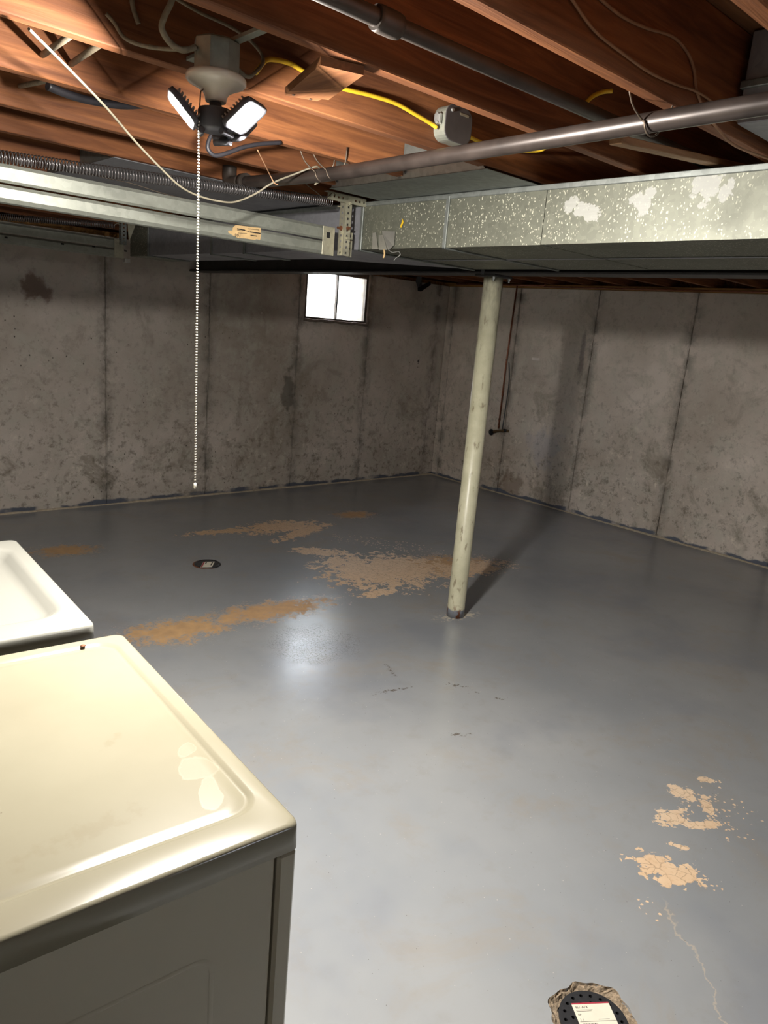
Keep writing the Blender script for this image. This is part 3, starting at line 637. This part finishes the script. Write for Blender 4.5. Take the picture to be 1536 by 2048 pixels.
# sticker on the near track
def ty(px, py, d=0): return at(px, py, 'y', TY-.0065-d)
st = MB(); q = [ty(*v) for v in ((471, 450), (522, 456), (522, 470), (520, 480), (513, 478), (510, 480), (497, 478), (490, 477), (476, 476), (466, 471), (456, 465), (457, 461), (465, 461), (466, 455))]
n = len(q); st.add(q+[v+Vector((0, .0015, 0)) for v in q], [tuple(range(n)), tuple(reversed(range(n, 2*n)))]+[(i, (i+1) % n, n+(i+1) % n, n+i) for i in range(n)])
so = st.build('paper_sticker', 'sticker_tan', tn); so['label'] = 'torn tan paper sticker with faded print'
_o = ty(482, 468.6, .001); ex = (ty(500, 471.3, .001)-_o).normalized(); ez = Vector((0, 0, 1)); 
def frame(o, ex, ez):
    ey = ez-ex*ez.dot(ex); ey.normalize(); m = Matrix((ex, ey, ex.cross(ey))).transposed().to_4x4(); m.translation = o; return m
text_part('160', .019, frame(_o, -ex, -ez), 'label_ink', so)
for (x0, y0, x1, y1, r) in ((474, 457.5, 490, 460.5, .0022), (490, 461, 499, 463, .0013), (500, 464, 521, 467, .0022), (474, 460, 486, 462, .0008), (495, 457, 518, 460, .0008), (501, 470.5, 514, 472.5, .0018), (476, 466, 494, 467, .0008)):
    MB().tube([ty(x0, y0, .0003), ty(x1, y1, .0003)], r, 4).build('print_line', 'label_ink', so)
FY = 5.16
tf = track(FY, XL+.4, 2.17, 1.955, 'dull galvanised overhead-door track pair close to the back wall', False)
for px, py in ((12, 475), (125, 488), (187, 493), (237, 496), (251, 502)):
    c = at(px, py, 'y', FY-.006); MB().box(c.x-.009, c.x+.009, FY-.0075, FY-.0055, c.z-.005, c.z+.005).build('slot', 'dark_gap', tf)
b = MB(); perf(b, (2.15, FY-.04, 2.04), (0, 0, 1), (1, 0, 0), 6, .024, .036, .002); perf(b, (2.15, FY-.04, 2.04), (0, 0, 1), (0, 1, 0), 6, .024, .036, .002); b.build('hanger_angle', 'pan_metal', tf)
b = MB(); b.prism([(2.19, 2.19), (2.25, 2.19), (2.20, 2.06)], lambda x, z: (x, FY-.045, z), lambda x, z: (x, FY-.042, z)); b.build('gusset', 'bracket_metal', tf)
b = MB(); b.bbox(2.19, 2.225, FY-.01, FY+.03, 1.93, 1.957, .002); b.build('end_tab', 'zinc_bright', tf)
# extension springs
def spring(label, p0, p1, rc, pitch, rw):
    root = thing('extension_spring', label, 'spring', tuple((Vector(p0)+Vector(p1))/2), 'overhead door springs')
    p0, p1 = Vector(p0), Vector(p1); L = (p1-p0).length; ax = (p1-p0).normalized(); a = ax.cross(Vector((0, 0, 1))).normalized(); bb = ax.cross(a)
    turns = L/pitch; per = 10; N = int(turns*per)
    pts = [p0+ax*(L*i/N)-Vector((0, 0, 1))*(.012*math.sin(math.pi*i/N))+(a*math.cos(2*math.pi*i/per)+bb*math.sin(2*math.pi*i/per))*rc for i in range(N+1)]
    MB().tube(pts, rw, 5).build('coil', 'spring_steel', root)
    h = [p1, p1+ax*.02+Vector((0, 0, rc*.7)), p1+ax*.05+Vector((0, 0, .004)), p1+ax*.055-Vector((0, 0, .012)), p1+ax*.035-Vector((0, 0, .014))]
    MB().tube(h, rw*1.3, 6, 5).build('end_hook', 'bracket_metal', root)
    return root
spring('long dark coil spring stretched over the bright galvanised track', (-.4, TY+.0, 2.03), (2.115, TY-.01, 2.163), .0195, .0112, .0022)
spring('dark coil spring above the dull track near the back wall', (-.4, FY, 2.0), (2.11, FY-.02, 2.155), .0185, .0112, .0022)
# ------------------------------------------------------------------ iron drain pipe
IP = thing('iron_pipe', 'long dark iron pipe hung below the joists', 'pipe', (1.69, 1.6, 2.14))
pp = [Vector((1.69, 2.86, 2.170)), Vector((1.69, 2.3, 2.152)), Vector((1.69, 1.6, 2.156)), Vector((1.69, .9, 2.163)), Vector((1.69, .2, 2.168)), Vector((1.69, -1.2, 2.17))]
MB().tube(pp, .0225, 20, 4).build('pipe_run', 'iron_black', IP)
b = MB(); b.tube([(1.69, 2.84, 2.17), (1.69, 2.90, 2.17), (1.69, 2.925, 2.18), (1.69, 2.935, 2.205), (1.69, 2.935, 2.24)], .029, 14, 3); b.build('elbow', 'pipe_dull', IP)
b = MB(); b.lathe([(.033, 0), (.033, .03)], (1.69, 2.80, 2.1695), (0, 1, 0), 16); b.build('elbow_collar', 'pipe_dull', IP)
def hang(y, lab=None):
    b = MB(); zc = 2.158; pts = [(1.60, y+.02, 2.24), (1.625, y+.015, 2.19), (1.663, y+.006, zc+.004)]
    for k in range(9):
        a = math.radians(180+k*27); pts.append((1.69+.0262*math.cos(a), y-.002*k, zc+.0262*math.sin(a)))
    pts += [(1.72, y-.03, 2.19), (1.72, y-.035, 2.24)]
    b.tube(pts, .0025, 6, 3); return b.build('hanger_wire', 'wire_steel', IP)
hang(1.03); hang(2.235); hang(2.30)
# steel pipe in the joist bay
GP = thing('gas_pipe', 'straight dusty steel pipe between two joists above the iron pipe', 'pipe', (1.2, 1.22, 2.2))
MB().tube([(-.6, 1.21, 2.212), (1.0, 1.22, 2.212), (2.9, 1.22, 2.225)], .017, 14).build('pipe_run', 'pipe_dull', GP)
MB().lathe([(.0225, -.03), (.024, -.02), (.024, .02), (.0225, .03)], (1.03, 1.22, 2.212), (1, 0, .003), 16).build('coupling', 'pipe_dull', GP)
# ------------------------------------------------------------------ wood scraps
c0 = at(612, 192, 'z', JB-.003); c1 = at(678, 128, 'z', JB-.003)
m = Matrix.Translation(Vector((1.128, 1.55, JB-.012))) @ Matrix.Rotation(math.radians(-18), 4, 'Z')
b = MB(); b.prism([(-.05, -.13), (.05, -.13), (.05, .10), (.035, .105), (.03, .13), (-.05, .14)], lambda x, y: m @ Vector((x, y, -.008)), lambda x, y: m @ Vector((x, y, .0105)))
blk = b.build('wood_block', 'block_wood', None, 'short wood scrap nailed under a joist beside the lamp', 'wood block')
for dx, dy in ((-.035, .115), (.01, .12)): MB().lathe([(.0035, 0), (.0035, .002)], m @ Vector((dx, dy, -.0085)), (0, 0, -1), 8).build('nail_head', 'wire_steel', blk)
a0 = at(1208, 288, 'y', 1.2)
b = MB(); b.bbox(0, .78, -.019, .019, 0, .018, .002, Matrix.Translation((1.765, 1.165, 2.146)) @ Matrix.Rotation(math.radians(-5.6), 4, 'Y'))
ws = b.build('furring_strip', 'board_wood', None, 'thin rough wood strip lying between joists and the galvanised duct', 'wood strip')
# ------------------------------------------------------------------ lamp
LX, LY = .893, 1.62
lf = thing('lamp_holder', 'white porcelain lamp holder under a small steel box with pull chain', 'lamp holder', (LX, LY, 2.098))
b = MB(); b.lathe([(.05, 2.1512), (.05, 2.214), (.046, 2.218)], (LX, LY, 0), n=8, smooth=False); bx = b.build('steel_box', 'box_steel', lf)
MB().bbox(LX+.02, LX+.04, 1.439, 1.803, 2.2185, 2.2275, .001).build('bar_hanger', 'box_steel', lf)
b = MB(); b.lathe([(.022, 2.098), (.024, 2.108), (.029, 2.117), (.044, 2.126), (.060, 2.133), (.065, 2.138), (.065, 2.146), (.062, 2.151)], (LX, LY, 0), n=40); b.build('porcelain_dish', 'white_porcelain', lf)
CHX, CHY = LX-.037, LY
b = MB(); b.tube([(LX-.030, LY, 2.117), (LX-.034, LY, 2.113), (CHX, CHY, 2.105), (CHX-.002, CHY, 2.05)], .0014, 6, 3); b.build('pull_string', 'wire_steel', lf)
b = MB(); z = 2.05; pitch = .0064; 
ico = bmesh.new(); bmesh.ops.create_icosphere(ico, subdivisions=1, radius=.0027); iv = [v.co.copy() for v in ico.verts]; ico.verts.index_update(); jf = [[v.index for v in f.verts] for f in ico.faces]; ico.free()
while z > 1.245:
    b.add([v+Vector((CHX-.002+.010*(2.05-z)/.8, CHY, z)) for v in iv], jf, True); z -= pitch
b.lathe([(.0028, 0), (.0035, .004), (.0035, .012), (.002, .015)], (CHX+.008, CHY, 1.228), n=8)
pc = b.build('pull_chain', 'white_chain', lf); pc['label'] = 'long white bead pull chain'
led = thing('led_lamp', 'three-winged LED screw-in lamp, lit, on the porcelain holder', 'lamp', (LX, LY, 2.03))
b = MB(); b.lathe([(.013, 2.0975), (.0135, 2.090), (.020, 2.087), (.036, 2.083), (.038, 2.078), (.038, 2.044), (.032, 2.038), (.02, 2.036)], (LX, LY, 0), n=28); b.build('lamp_body', 'led_body', led)
cax = Vector((-.48, -.877, 0)).normalized(); rgt = Vector((.877, -.48, 0))
def wing(ang, tilt, dz=0):
    o = (cax*math.cos(math.radians(ang))+rgt*math.sin(math.radians(ang))).normalized(); tan_ = Vector((0, 0, 1)).cross(o)
    tl = math.radians(tilt); L_ = o*math.cos(tl)+Vector((0, 0, 1))*math.sin(tl); N = L_.cross(tan_); 
    if N.z > 0: N = -N
    base = Vector((LX, LY, 2.037+dz))+o*.036
    m = Matrix((L_, tan_, N)).transposed().to_4x4(); m.translation = base
    w = thing_part = None
    b = MB(); ring = lambda z, e: [m @ Vector((x, y, z)) for x, y in rr(.008+e, .092-e, -.044+e, .044-e, .014, 4)]
    loft(b, [ring(-.010, .006), ring(-.008, .001), ring(.002, 0), ring(.004, .002)]); body = b.build('wing_panel', 'led_body', led)
    for k in range(8):
        x = .016+k*.0085; MB().box(x, x+.003, -.036, .036, -.018, -.0095, m).build('cooling_fin', 'led_fin', body) if k % 1 == 0 else None
    b = MB(); b.add([m @ Vector((x, y, .0046)) for x, y in rr(.016, .082, -.033, .033, .006, 2)], [tuple(range(12))]); b.build('led_panel', 'led_face', body)
    b = MB(); b.tube([m @ Vector((-.006, -.022, -.003)), m @ Vector((-.006, .022, -.003))], .007, 8); b.box(-.006, .012, -.012, .012, -.008, .0, m); b.build('hinge', 'led_body', body)
wing(-86, 46); wing(58, 39); wing(143, 40, -.012)
# ------------------------------------------------------------------ cables
def cable(name, label, pts, r, mat, n=8, sm=6, group=None, cat='cable'):
    q = [at(p_[0], p_[1], p_[2], p_[3]) if isinstance(p_[2], str) else Vector(p_) for p_ in pts]
    return MB().tube(q, r, n, sm).build(name, mat, None, label, cat, group)
Yc = lambda *a: [(x, y, 'y', v) for x, y, v in a]
cable('house_wire', 'thin white wire sagging from a joist across to the iron pipe', Yc((58, 58, 1.80), (95, 95, 1.86), (150, 150, 1.95), (215, 218, 2.05), (275, 288, 2.15), (330, 345, 2.25), (362, 374, 2.30), (395, 391, 2.35), (435, 402, 2.38), (470, 404, 2.40), (510, 388, 2.40), (545, 366, 2.38), (590, 348, 2.36))+[(1.672, 2.32, 2.178), (1.70, 2.325, 2.178), (1.718, 2.33, 2.15), (1.69, 2.335, 2.124)], .0032, 'cable_white')
cable('old_cable', 'dusty cable curving from a joist side into the lamp box', Yc((212, 27, 1.792), (228, 45, 1.79), (250, 76, 1.78), (290, 92, 1.75), (340, 98, 1.71))+[(LX-.05, LY+.03, 2.196)], .0045, 'cable_old')
cable('old_cable', 'thick dusty cable dropping from the subfloor into the lamp box', Yc((352, -30, 1.58), (342, 5, 1.59), (328, 35, 1.60), (324, 58, 1.61), (340, 85, 1.62), (365, 100, 1.62))+[(LX-.051, LY, 2.192)], .0065, 'cable_old')
cable('old_cable', 'grey cable looping over and down to the right side of the lamp box', Yc((340, -10, 1.72), (400, 25, 1.72), (450, 48, 1.71), (490, 72, 1.69), (520, 103, 1.68), (526, 125, 1.67), (512, 143, 1.66))+[(LX+.085, LY+.01, 2.172), (LX+.051, LY, 2.178)], .0042, 'cable_old')
cable('old_cable', 'short dusty cable end on the joist side above the lamp', Yc((262, -20, 1.797), (265, 10, 1.797), (270, 28, 1.797), (277, 48, 1.797)), .0055, 'cable_old')
for px, lab in (((85, 110, 125, 82), 'dusty cable crossing between joists behind the white wire'), ((142, 128, 186, 98), 'second dusty cable crossing the same joist bay, nearer the lamp'), ((40, 172, 100, 160), 'dusty cable crossing between joists above the black hose')):
    yA = 2.205 if px[1] < 150 else 2.6; px = (px[0], px[1], px[0]+(px[2]-px[0])*1.5, px[1]+(px[3]-px[1])*1.5)
    cable('old_cable', lab, [(px[0], px[1], 'y', yA), (px[2], px[3], 'y', yA-.35)], .0075, 'cable_old', 8, 0)
cable('black_hose', 'black hose drooping behind the joists left of the lamp', Yc((95, 172, 2.30), (140, 190, 2.32), (190, 203, 2.34), (255, 211, 2.36), (330, 205, 2.4)), .011, 'cable_black', 10)
cable('black_cable', 'dark thick cable looping along a joist side below the lamp', Yc((428, 262, 2.203), (418, 280, 2.203), (416, 298, 2.203), (430, 311, 2.203), (455, 306, 2.203), (485, 295, 2.203), (520, 288, 2.203), (562, 285, 2.203)), .0065, 'cable_black', 8)
cable('yellow_cable', 'bright yellow electrical cable from lamp box to grey junction box', Yc((512, 145, 1.72), (530, 122, 1.76), (548, 119, 1.785), (580, 127, 1.795), (610, 144, 1.797), (650, 165, 1.798), (690, 178, 1.798), (740, 190, 1.798), (790, 206, 1.797), (830, 228, 1.795), (860, 246, 1.79), (874, 256, 1.78)), .0062, 'cable_yellow')
cable('yellow_cable', 'yellow electrical cable leaving the junction box behind the iron pipe', Yc((932, 270, 1.785), (960, 284, 1.79), (1000, 300, 1.79), (1030, 301, 1.78), (1078, 301, 1.76), (1100, 288, 1.70), (1135, 262, 1.55), (1160, 228, 1.40))+Yc((1170, 208, 1.385), (1185, 193, 1.385), (1205, 184, 1.38), (1225, 182, 1.36)), .0062, 'cable_yellow')
cable('old_cable', 'thin brown cable running straight along a joist side above the iron pipe', Yc((1120, -40, .985), (1145, 0, .985), (1190, 62, .985), (1250, 110, .985), (1300, 145, .985), (1350, 168, .985), (1395, 184, .985), (1440, 215, .985), (1480, 245, .985), (1560, 290, .985)), .0032, 'cable_brown')
cable('old_cable', 'thin brown cable bowed up then dropping behind the iron pipe', Yc((1190, -12, .988), (1240, 30, .988), (1290, 55, .988), (1345, 73, .988), (1375, 105, .988), (1388, 140, .988), (1393, 180, .988), (1410, 222, .988), (1440, 262, .988), (1475, 294, .988), (1560, 325, .988)), .0034, 'cable_brown')
cable('old_cable', 'tan wire hanging slack from the far joist onto the iron pipe end', Yc((515, 300, 2.19), (530, 330, 2.25), (540, 350, 2.3), (548, 365, 2.3), (556, 370, 2.3)), .0018, 'cable_brown', 6)
cable('old_cable', 'thin grey wire along the dull pan beneath the spring', Yc((130, 318, 2.99))+Yc((190, 350, 2.85), (260, 366, 2.83), (330, 388, 2.82), (400, 404, 2.82)), .0015, 'wire_steel', 6)
cable('old_cable', 'loose thin wire dangling beside the return pan to the track bracket', Yc((605, 360, 2.62), (612, 368, 2.62), (630, 382, 2.66), (650, 396, 2.7))+[(2.08, 2.742, 2.19), (2.10, 2.744, 2.185)], .0016, 'wire_steel', 6)
# junction box
jb = thing('junction_box', 'round-cornered grey steel junction box on the yellow cable', 'junction box', (1.80, 1.78, 2.225))
ring = lambda y, e: [Vector((x, y, z)) for x, z in rr(1.742+e, 1.858-e, 2.222+e, 2.322-e, .032, 5)]
b = MB(); loft(b, [ring(1.804, 0), ring(1.757, 0)], False); b.build('box_shell', 'box_steel', jb)
b = MB(); loft(b, [ring(1.757, -.001), ring(1.754, -.001), ring(1.7535, .001)], False); b.build('box_lid', 'box_cover', jb)
MB().lathe([(.006, 0), (.005, .004)], (1.765, 1.7534, 2.306), (0, -1, 0), 10).build('lid_screw', 'zinc_bright', jb)
MB().bbox(1.80, 1.84, 1.7525, 1.7533, 2.300, 2.307, .0003).build('lid_slot', 'bracket_metal', jb)
b = MB(); b.bbox(1.728, 1.7415, 1.768, 1.794, 2.262, 2.294, .003); b.build('cable_clamp', 'zinc_bright', jb)
for z in (2.266, 2.29): MB().lathe([(.005, 0), (.004, .005)], (1.7277, 1.775, z), (-1, 0, 0), 8).build('clamp_screw', 'zinc_bright', jb)
# ------------------------------------------------------------------ copper pipe and hose valve
CX, CYp = 6.27, 5.075
cp = thing('copper_pipe', 'thin copper water pipe dropping down the right wall to a valve', 'pipe', (CX, CYp, .66))
MB().tube([(CX, CYp-.02, 2.19), (CX, CYp, 1.4), (CX, CYp, .70)], .0085, 10).build('drop_pipe', 'copper', cp)
for z in (1.05, 1.08, .78, .72): MB().lathe([(.0115, 0), (.0115, .018)], (CX, CYp, z), n=10).build('fitting', 'copper', cp)
MB().tube([(CX, 5.9, 2.18), (CX, CYp, 2.182), (CX, 4.72, 2.182), (CX, 4.70, 2.20)], .0085, 10).build('supply_run', 'copper', cp)
MB().tube([(CX, 4.72, 2.172), (CX, 3.3, 2.168), (CX, 1.0, 2.172)], .0065, 8).build('supply_run', 'copper', cp)
MB().tube([(CX+.03, CYp-.01, 1.40), (CX+.035, CYp-.04, 1.2), (CX+.035, CYp-.035, .9), (CX+.03, CYp-.03, .70)], .006, 8, 5).build('grey_tube', 'panel_grey', cp)
for z in (1.42, .80): MB().lathe([(.013, 0), (.013, .008)], (CX, CYp, z), n=10).build('pipe_tie', 'valve_dark', cp)
v = MB(); v.tube([(CX-.005, CYp+.06, .655), (CX, CYp, .675), (CX+.01, CYp-.06, .685), (XR-.005, CYp-.11, .69)], [.013, .020, .016, .014], 10, 3); vo = v.build('valve_body', 'brass_dark', cp)
b = MB(); b.lathe([(.012, -.012), (.032, -.010), (.036, 0), (.032, .010), (.012, .013)], (CX-.008, CYp+.085, .648), (0, 1, -.2), 14); b.build('handwheel', 'valve_dark', vo)
b = MB(); b.lathe([(.016, -.02), (.018, 0), (.013, .025)], (CX+.02, CYp-.075, .69), (0, -1, .1), 10); b.build('spout', 'valve_dark', vo)
c = at(1072, 718, 'x', XR-.004)
b = MB(); m = Matrix.Translation(c) @ Matrix.Rotation(.0, 4, 'X'); b.prism([(-.05, -.014), (.05, -.016), (.052, .012), (-.046, .014)], lambda y, z: (c.x-.0015, c.y+y, c.z+z), lambda y, z: (c.x+.0005, c.y+y, c.z+z)); b.build('paper_scrap', 'paper_white', None, 'small white paper scrap stuck to the right wall', 'paper')
# torn black plastic by the back corner
b = MB(); q = [at(x, y, 'y', 5.93) for x, y in ((838, 540), (834, 562), (837, 575), (834, 582), (840, 583), (862, 570), (864, 563), (845, 570), (841, 560), (842, 540))]
n = len(q); qq = [v+Vector((.0, .02*math.sin(i*1.3), 0)) for i, v in enumerate(q)]; b.add(qq+[v+Vector((0, .003, 0)) for v in qq], [tuple(range(n)), tuple(reversed(range(n, 2*n)))]+[(i, (i+1) % n, n+(i+1) % n, n+i) for i in range(n)])
b.build('plastic_scrap', 'black_plastic', None, 'torn black plastic flap hanging beside the basement window', 'plastic scrap')
# ------------------------------------------------------------------ washer and dryer
def machine(name, label, corner, wx, wy, ang, H, top_mat, side_mat, deep):
    a = math.radians(ang); ca_, sa_ = math.cos(a), math.sin(a); ox, oy = -wx/2, wy/2
    cen = (corner[0]+ox*ca_-oy*sa_, corner[1]+ox*sa_+oy*ca_, 0)
    x0, x1, y0, y1 = cen[0]-wx/2, cen[0]+wx/2, cen[1]-wy/2, cen[1]+wy/2
    t_ = thing(name, label, name, cen, 'laundry machines'); t_.rotation_euler.z = a
    b = MB()
    def ring(e, z, r): return [Vector((x, y, z)) for x, y in rr(x0+e, x1-e, y0+e, y1-e, r, 7)]
    tz = H
    rings = [ring(.004, tz-.046, .012), ring(0, tz-.044, .014), ring(0, tz-.008, .018), ring(.0015, tz-.003, .018), ring(.005, tz-.0005, .019), ring(.009, tz, .020)]
    if not deep:
        def ir(e, z, r): return [Vector((x, y, z)) for x, y in rr(x0+.10+e, x1-.030-e, y0+.062+e, y1-.030-e, r, 9)]
        rings = [[Vector((x, y, v[0].z)) for x, y in rr(x0+e, x1-e, y0+e, y1-e, r, 9)] for v, e, r in zip(rings, (.004, 0, 0, .0015, .005, .009), (.012, .014, .018, .018, .019, .02))]
        rings += [ir(-.004, tz, .046), ir(0, tz-.0008, .044), ir(.005, tz-.0045, .042), ir(.008, tz-.0058, .040), ir(.012, tz-.0058, .038), ir(.016, tz-.0045, .036), ir(.03, tz-.004, .034)]
    else:
        def ir(e, z, r): return [Vector((x, y, z)) for x, y in rr(x0+.10+e, x1-.038-e, y0+.085+e, y1-.06-e, r, 7)]
        rings += [ir(-.006, tz, .072), ir(0, tz-.001, .07), ir(.010, tz-.007, .064), ir(.022, tz-.020, .058), ir(.032, tz-.027, .054), ir(.045, tz-.030, .05), ir(.07, tz-.030, .045)]
    loft(b, rings); b.build('top_panel', top_mat, t_)
    b = MB(); b.bbox(x0+.006, x1-.036, y0+.008, y1-.008, .03, H-.046, .004); b.build('cabinet', side_mat, t_)
    b = MB(); b.bbox(x1-.0335, x1-.002, y0+.004, y1-.004, .03, H-.049, .005); b.build('front_panel', side_mat, t_)
    if not deep:
        b = MB(); loft(b, [[Vector((x, y, z)) for y, z in rr(y0+.13, y1-.13, .34, .80, .05, 5)] for x in (x1-.002, x1+.016)], False); dr = b.build('door', side_mat, t_)
        b = MB(); b.bbox(x1+.016, x1+.03, y0+.2, y0+.25, .5, .62, .003); b.build('handle', 'panel_grey', dr)
        b = MB()                                             # pressed outline on the cabinet side
        ro_ = [(x, z) for x, z in rr(x0+.14, x1-.13, .16, H-.17, .03, 4)]; ri_ = [(x, z) for x, z in rr(x0+.148, x1-.138, .168, H-.178, .026, 4)]; n_ = len(ro_)
        b.add([Vector((x, y0+.0078, z)) for x, z in ro_]+[Vector((x, y0+.0066, z)) for x, z in [((p_[0]+q_[0])/2, (p_[1]+q_[1])/2) for p_, q_ in zip(ro_, ri_)]]+[Vector((x, y0+.0078, z)) for x, z in ri_],
              [(k*n_+i_, k*n_+(i_+1) % n_, (k+1)*n_+(i_+1) % n_, (k+1)*n_+i_) for k in (0, 1) for i_ in range(n_)], True); b.build('pressed_rib', side_mat, t_)
    b = MB(); b.prism([(x0-.005, H+.0005), (x0+.075, H+.0005), (x0+.045, H+.14), (x0-.005, H+.15)], lambda x, z: (x, y0+.01, z), lambda x, z: (x, y1-.01, z)); cn = b.build('console', side_mat, t_)
    for k in range(3): MB().lathe([(.03, 0), (.03, .012), (.016, .016), (.015, .035)], (x0+.062, y0+.15+.2*k, H+.07), (1, 0, .2), 18).build('knob', 'panel_grey', cn)
    for fx in (x0+.06, x1-.06):
        for fy in (y0+.06, y1-.06): MB().lathe([(.022, 0), (.022, .012), (.01, .013), (.01, .034)], (fx, fy, 0), n=12).build('foot', 'dark_gap', t_)
    return t_
HM = .93
dry = machine('dryer', 'cream dryer with a flat grooved top and dried spill marks', (.590, .757), .76, .776, -3.9, HM, 'enamel_top_dimmed', 'enamel_side', False)
wsh = machine('washer', 'glossy white washer with deeply recessed lid, beside the cream dryer', (.612, 1.606), .75, .738, -3.1, HM, 'enamel_white_top_dimmed', 'enamel_side_white', True)
# ------------------------------------------------------------------ floor drains
nd = thing('floor_drain', 'black perforated drain grate in a ragged hole in the floor', 'floor drain', (DR.x, DR.y, -.02), 'floor drains')
b = MB(); N = 72; rg = []
for (f, z, rough) in ((1.0, .001, .0), (.985, -.004, .004), (.93, -.006, .004), (.88, -.012, .003), (.77, -.0165, .001)):
    rg.append([Vector((DR.x+drain_r(a)*f*math.cos(a)+rs.uniform(-1, 1)*rough*.6, DR.y+drain_r(a)*f*math.sin(a)+rs.uniform(-1, 1)*rough*.6, z+rs.uniform(-1, 1)*rough)) for a in [2*math.pi*k/N for k in range(N)]])
loft(b, rg, False, False, False); b.build('broken_edge', 'rough_concrete', nd)
# grate with round holes
bm = bmesh.new(); GR = .088; holes = [(0, 0)] + [(.03*math.cos(a), .03*math.sin(a)) for a in [math.pi*k/3 for k in range(6)]] + [(.052*math.cos(a), .052*math.sin(a)) for a in [math.pi*k/6+.2 for k in range(12)]] + [(.073*math.cos(a), .073*math.sin(a)) for a in [math.pi*k/9 for k in range(18)]]
es = []
def circ(cx_, cy_, r, n):
    vs = [bm.verts.new((cx_+r*math.cos(2*math.pi*k/n), cy_+r*math.sin(2*math.pi*k/n), 0)) for k in range(n)]
    return [bm.edges.new((vs[k], vs[(k+1) % n])) for k in range(n)]
es += circ(0, 0, GR, 48)
for hx, hy in holes: es += circ(hx, hy, .0048, 10)
bmesh.ops.triangle_fill(bm, use_beauty=True, use_dissolve=False, edges=es)
r_ = bmesh.ops.extrude_face_region(bm, geom=bm.faces[:]); 
for v_ in [g for g in r_['geom'] if isinstance(g, bmesh.types.BMVert)]: v_.co.z -= .006
bmesh.ops.recalc_face_normals(bm, faces=bm.faces[:]); me = bpy.data.meshes.new('grate'); bm.to_mesh(me); bm.free(); me.materials.append(MAT['drain_black'])
me.transform(Matrix.Translation(Vector((0, 0, .012)))); gr = bpy.data.objects.new('grate', me); COL.objects.link(gr); gr.parent = nd; ORG[gr.name] = ORG[nd.name]
MB().lathe([(.090, 0), (.090, .014)], (DR.x, DR.y, -.034), n=32).build('sump_bottom', 'dark_gap', nd)
# paper label on the near grate
gz = -.0078
A = at(1142, 2007, 'z', gz); B = at(1216, 2004, 'z', gz); ex = (B-A).normalized(); ey = Vector((-ex.y, ex.x, 0)); 
def lab(u, v): return A+ex*u+ey*v
wL = (B-A).length; hL = .10
def quad(mb, u0, u1, v0, v1, z0, z1):
    mb.add([lab(u, v)+Vector((0, 0, z)) for z in (z0, z1) for u, v in ((u0, v0), (u1, v0), (u1, v1), (u0, v1))], [(0, 1, 2, 3), (4, 5, 6, 7), (0, 1, 5, 4), (1, 2, 6, 5), (2, 3, 7, 6), (3, 0, 4, 7)]); return mb
lb = quad(MB(), 0, wL, -hL, 0, 0, .0008).build('paper_label', 'label_paper', nd)
quad(MB(), 0, wL, -.004, 0, .0009, .0011).build('red_band', 'label_red', lb)
lm = lambda u, v: frame2(lab(u, v)+Vector((0, 0, .0010)))
def frame2(o): m = Matrix((ex, ey, Vector((0, 0, 1)))).transposed().to_4x4(); m.translation = o; return m
text_part('951-AFX', .0095, lm(.006, -.016), 'label_ink', lb, depth=.0001)
text_part('SIP', .0075, lm(.006, -.036), 'label_ink', lb, depth=.0001)
text_part('1 1', .0085, lm(.006, -.050), 'label_ink', lb, depth=.0001)
for u0, u1, v in ((.006, .05, -.021), (.006, .046, -.0245), (.004, wL-.002, -.054), (.055, .085, -.049)):
    quad(MB(), u0, u1, v, v+.0008, .0009, .0011).build('print_line', 'label_ink', lb)
u = .010
for k in range(12):
    w = rs.choice((.001, .0018, .0025)); quad(MB(), u, u+w, -.074, -.059, .0009, .0011).build('bar', 'label_ink', lb); u += w+.0016
fd = at(415, 1129, 'z', 0)
fdr = thing('floor_drain', 'round black drain cover with white label, flush in the floor near the brown stain', 'floor drain', (fd.x, fd.y, 0), 'floor drains')
b = MB(); b.lathe([(.088, .0005), (.088, .006), (.082, .010), (.072, .010), (.070, .008)], (fd.x, fd.y, 0), n=36); b.build('cover', 'drain_black', fdr)
b = MB(); b.lathe([(.094, .0004), (.092, .003), (.0885, .0035)], (fd.x-.003, fd.y+.005, 0), n=36); b.build('rust_ring', 'rust', fdr)
A2 = at(401, 1134.5, 'z', .0105); B2 = at(424, 1134, 'z', .0105); D2 = at(407, 1124, 'z', .0105); e1 = (B2-A2); e2 = (D2-A2)
def q2(mb, u0, u1, v0, v1, z0, z1):
    mb.add([A2+e1*u+e2*v+Vector((0, 0, z)) for z in (z0, z1) for u, v in ((u0, v0), (u1, v0), (u1, v1), (u0, v1))], [(0, 1, 2, 3), (4, 5, 6, 7), (0, 1, 5, 4), (1, 2, 6, 5), (2, 3, 7, 6), (3, 0, 4, 7)]); return mb
l2 = q2(MB(), 0, 1, 0, 1, 0, .0012).build('paper_label', 'label_paper', fdr)
q2(MB(), .02, .14, 0, 1, .0013, .0016).build('red_band', 'label_red', l2)
q2(MB(), .78, .88, .3, .95, .0013, .0016).build('barcode', 'label_ink', l2)
q2(MB(), .22, .34, .65, .9, .0013, .0016).build('print_mark', 'label_ink', l2)
# brown crumb on the dryer
c = at(166, 1292, 'z', HM); b = MB(); b.lathe([(.0055, 0), (.006, .0012), (.004, .0025), (.001, .003)], (c.x, c.y, HM-.0002), n=7); b.build('brown_crumb', 'rust', None, 'tiny brown crumb on the cream dryer top', 'crumb')
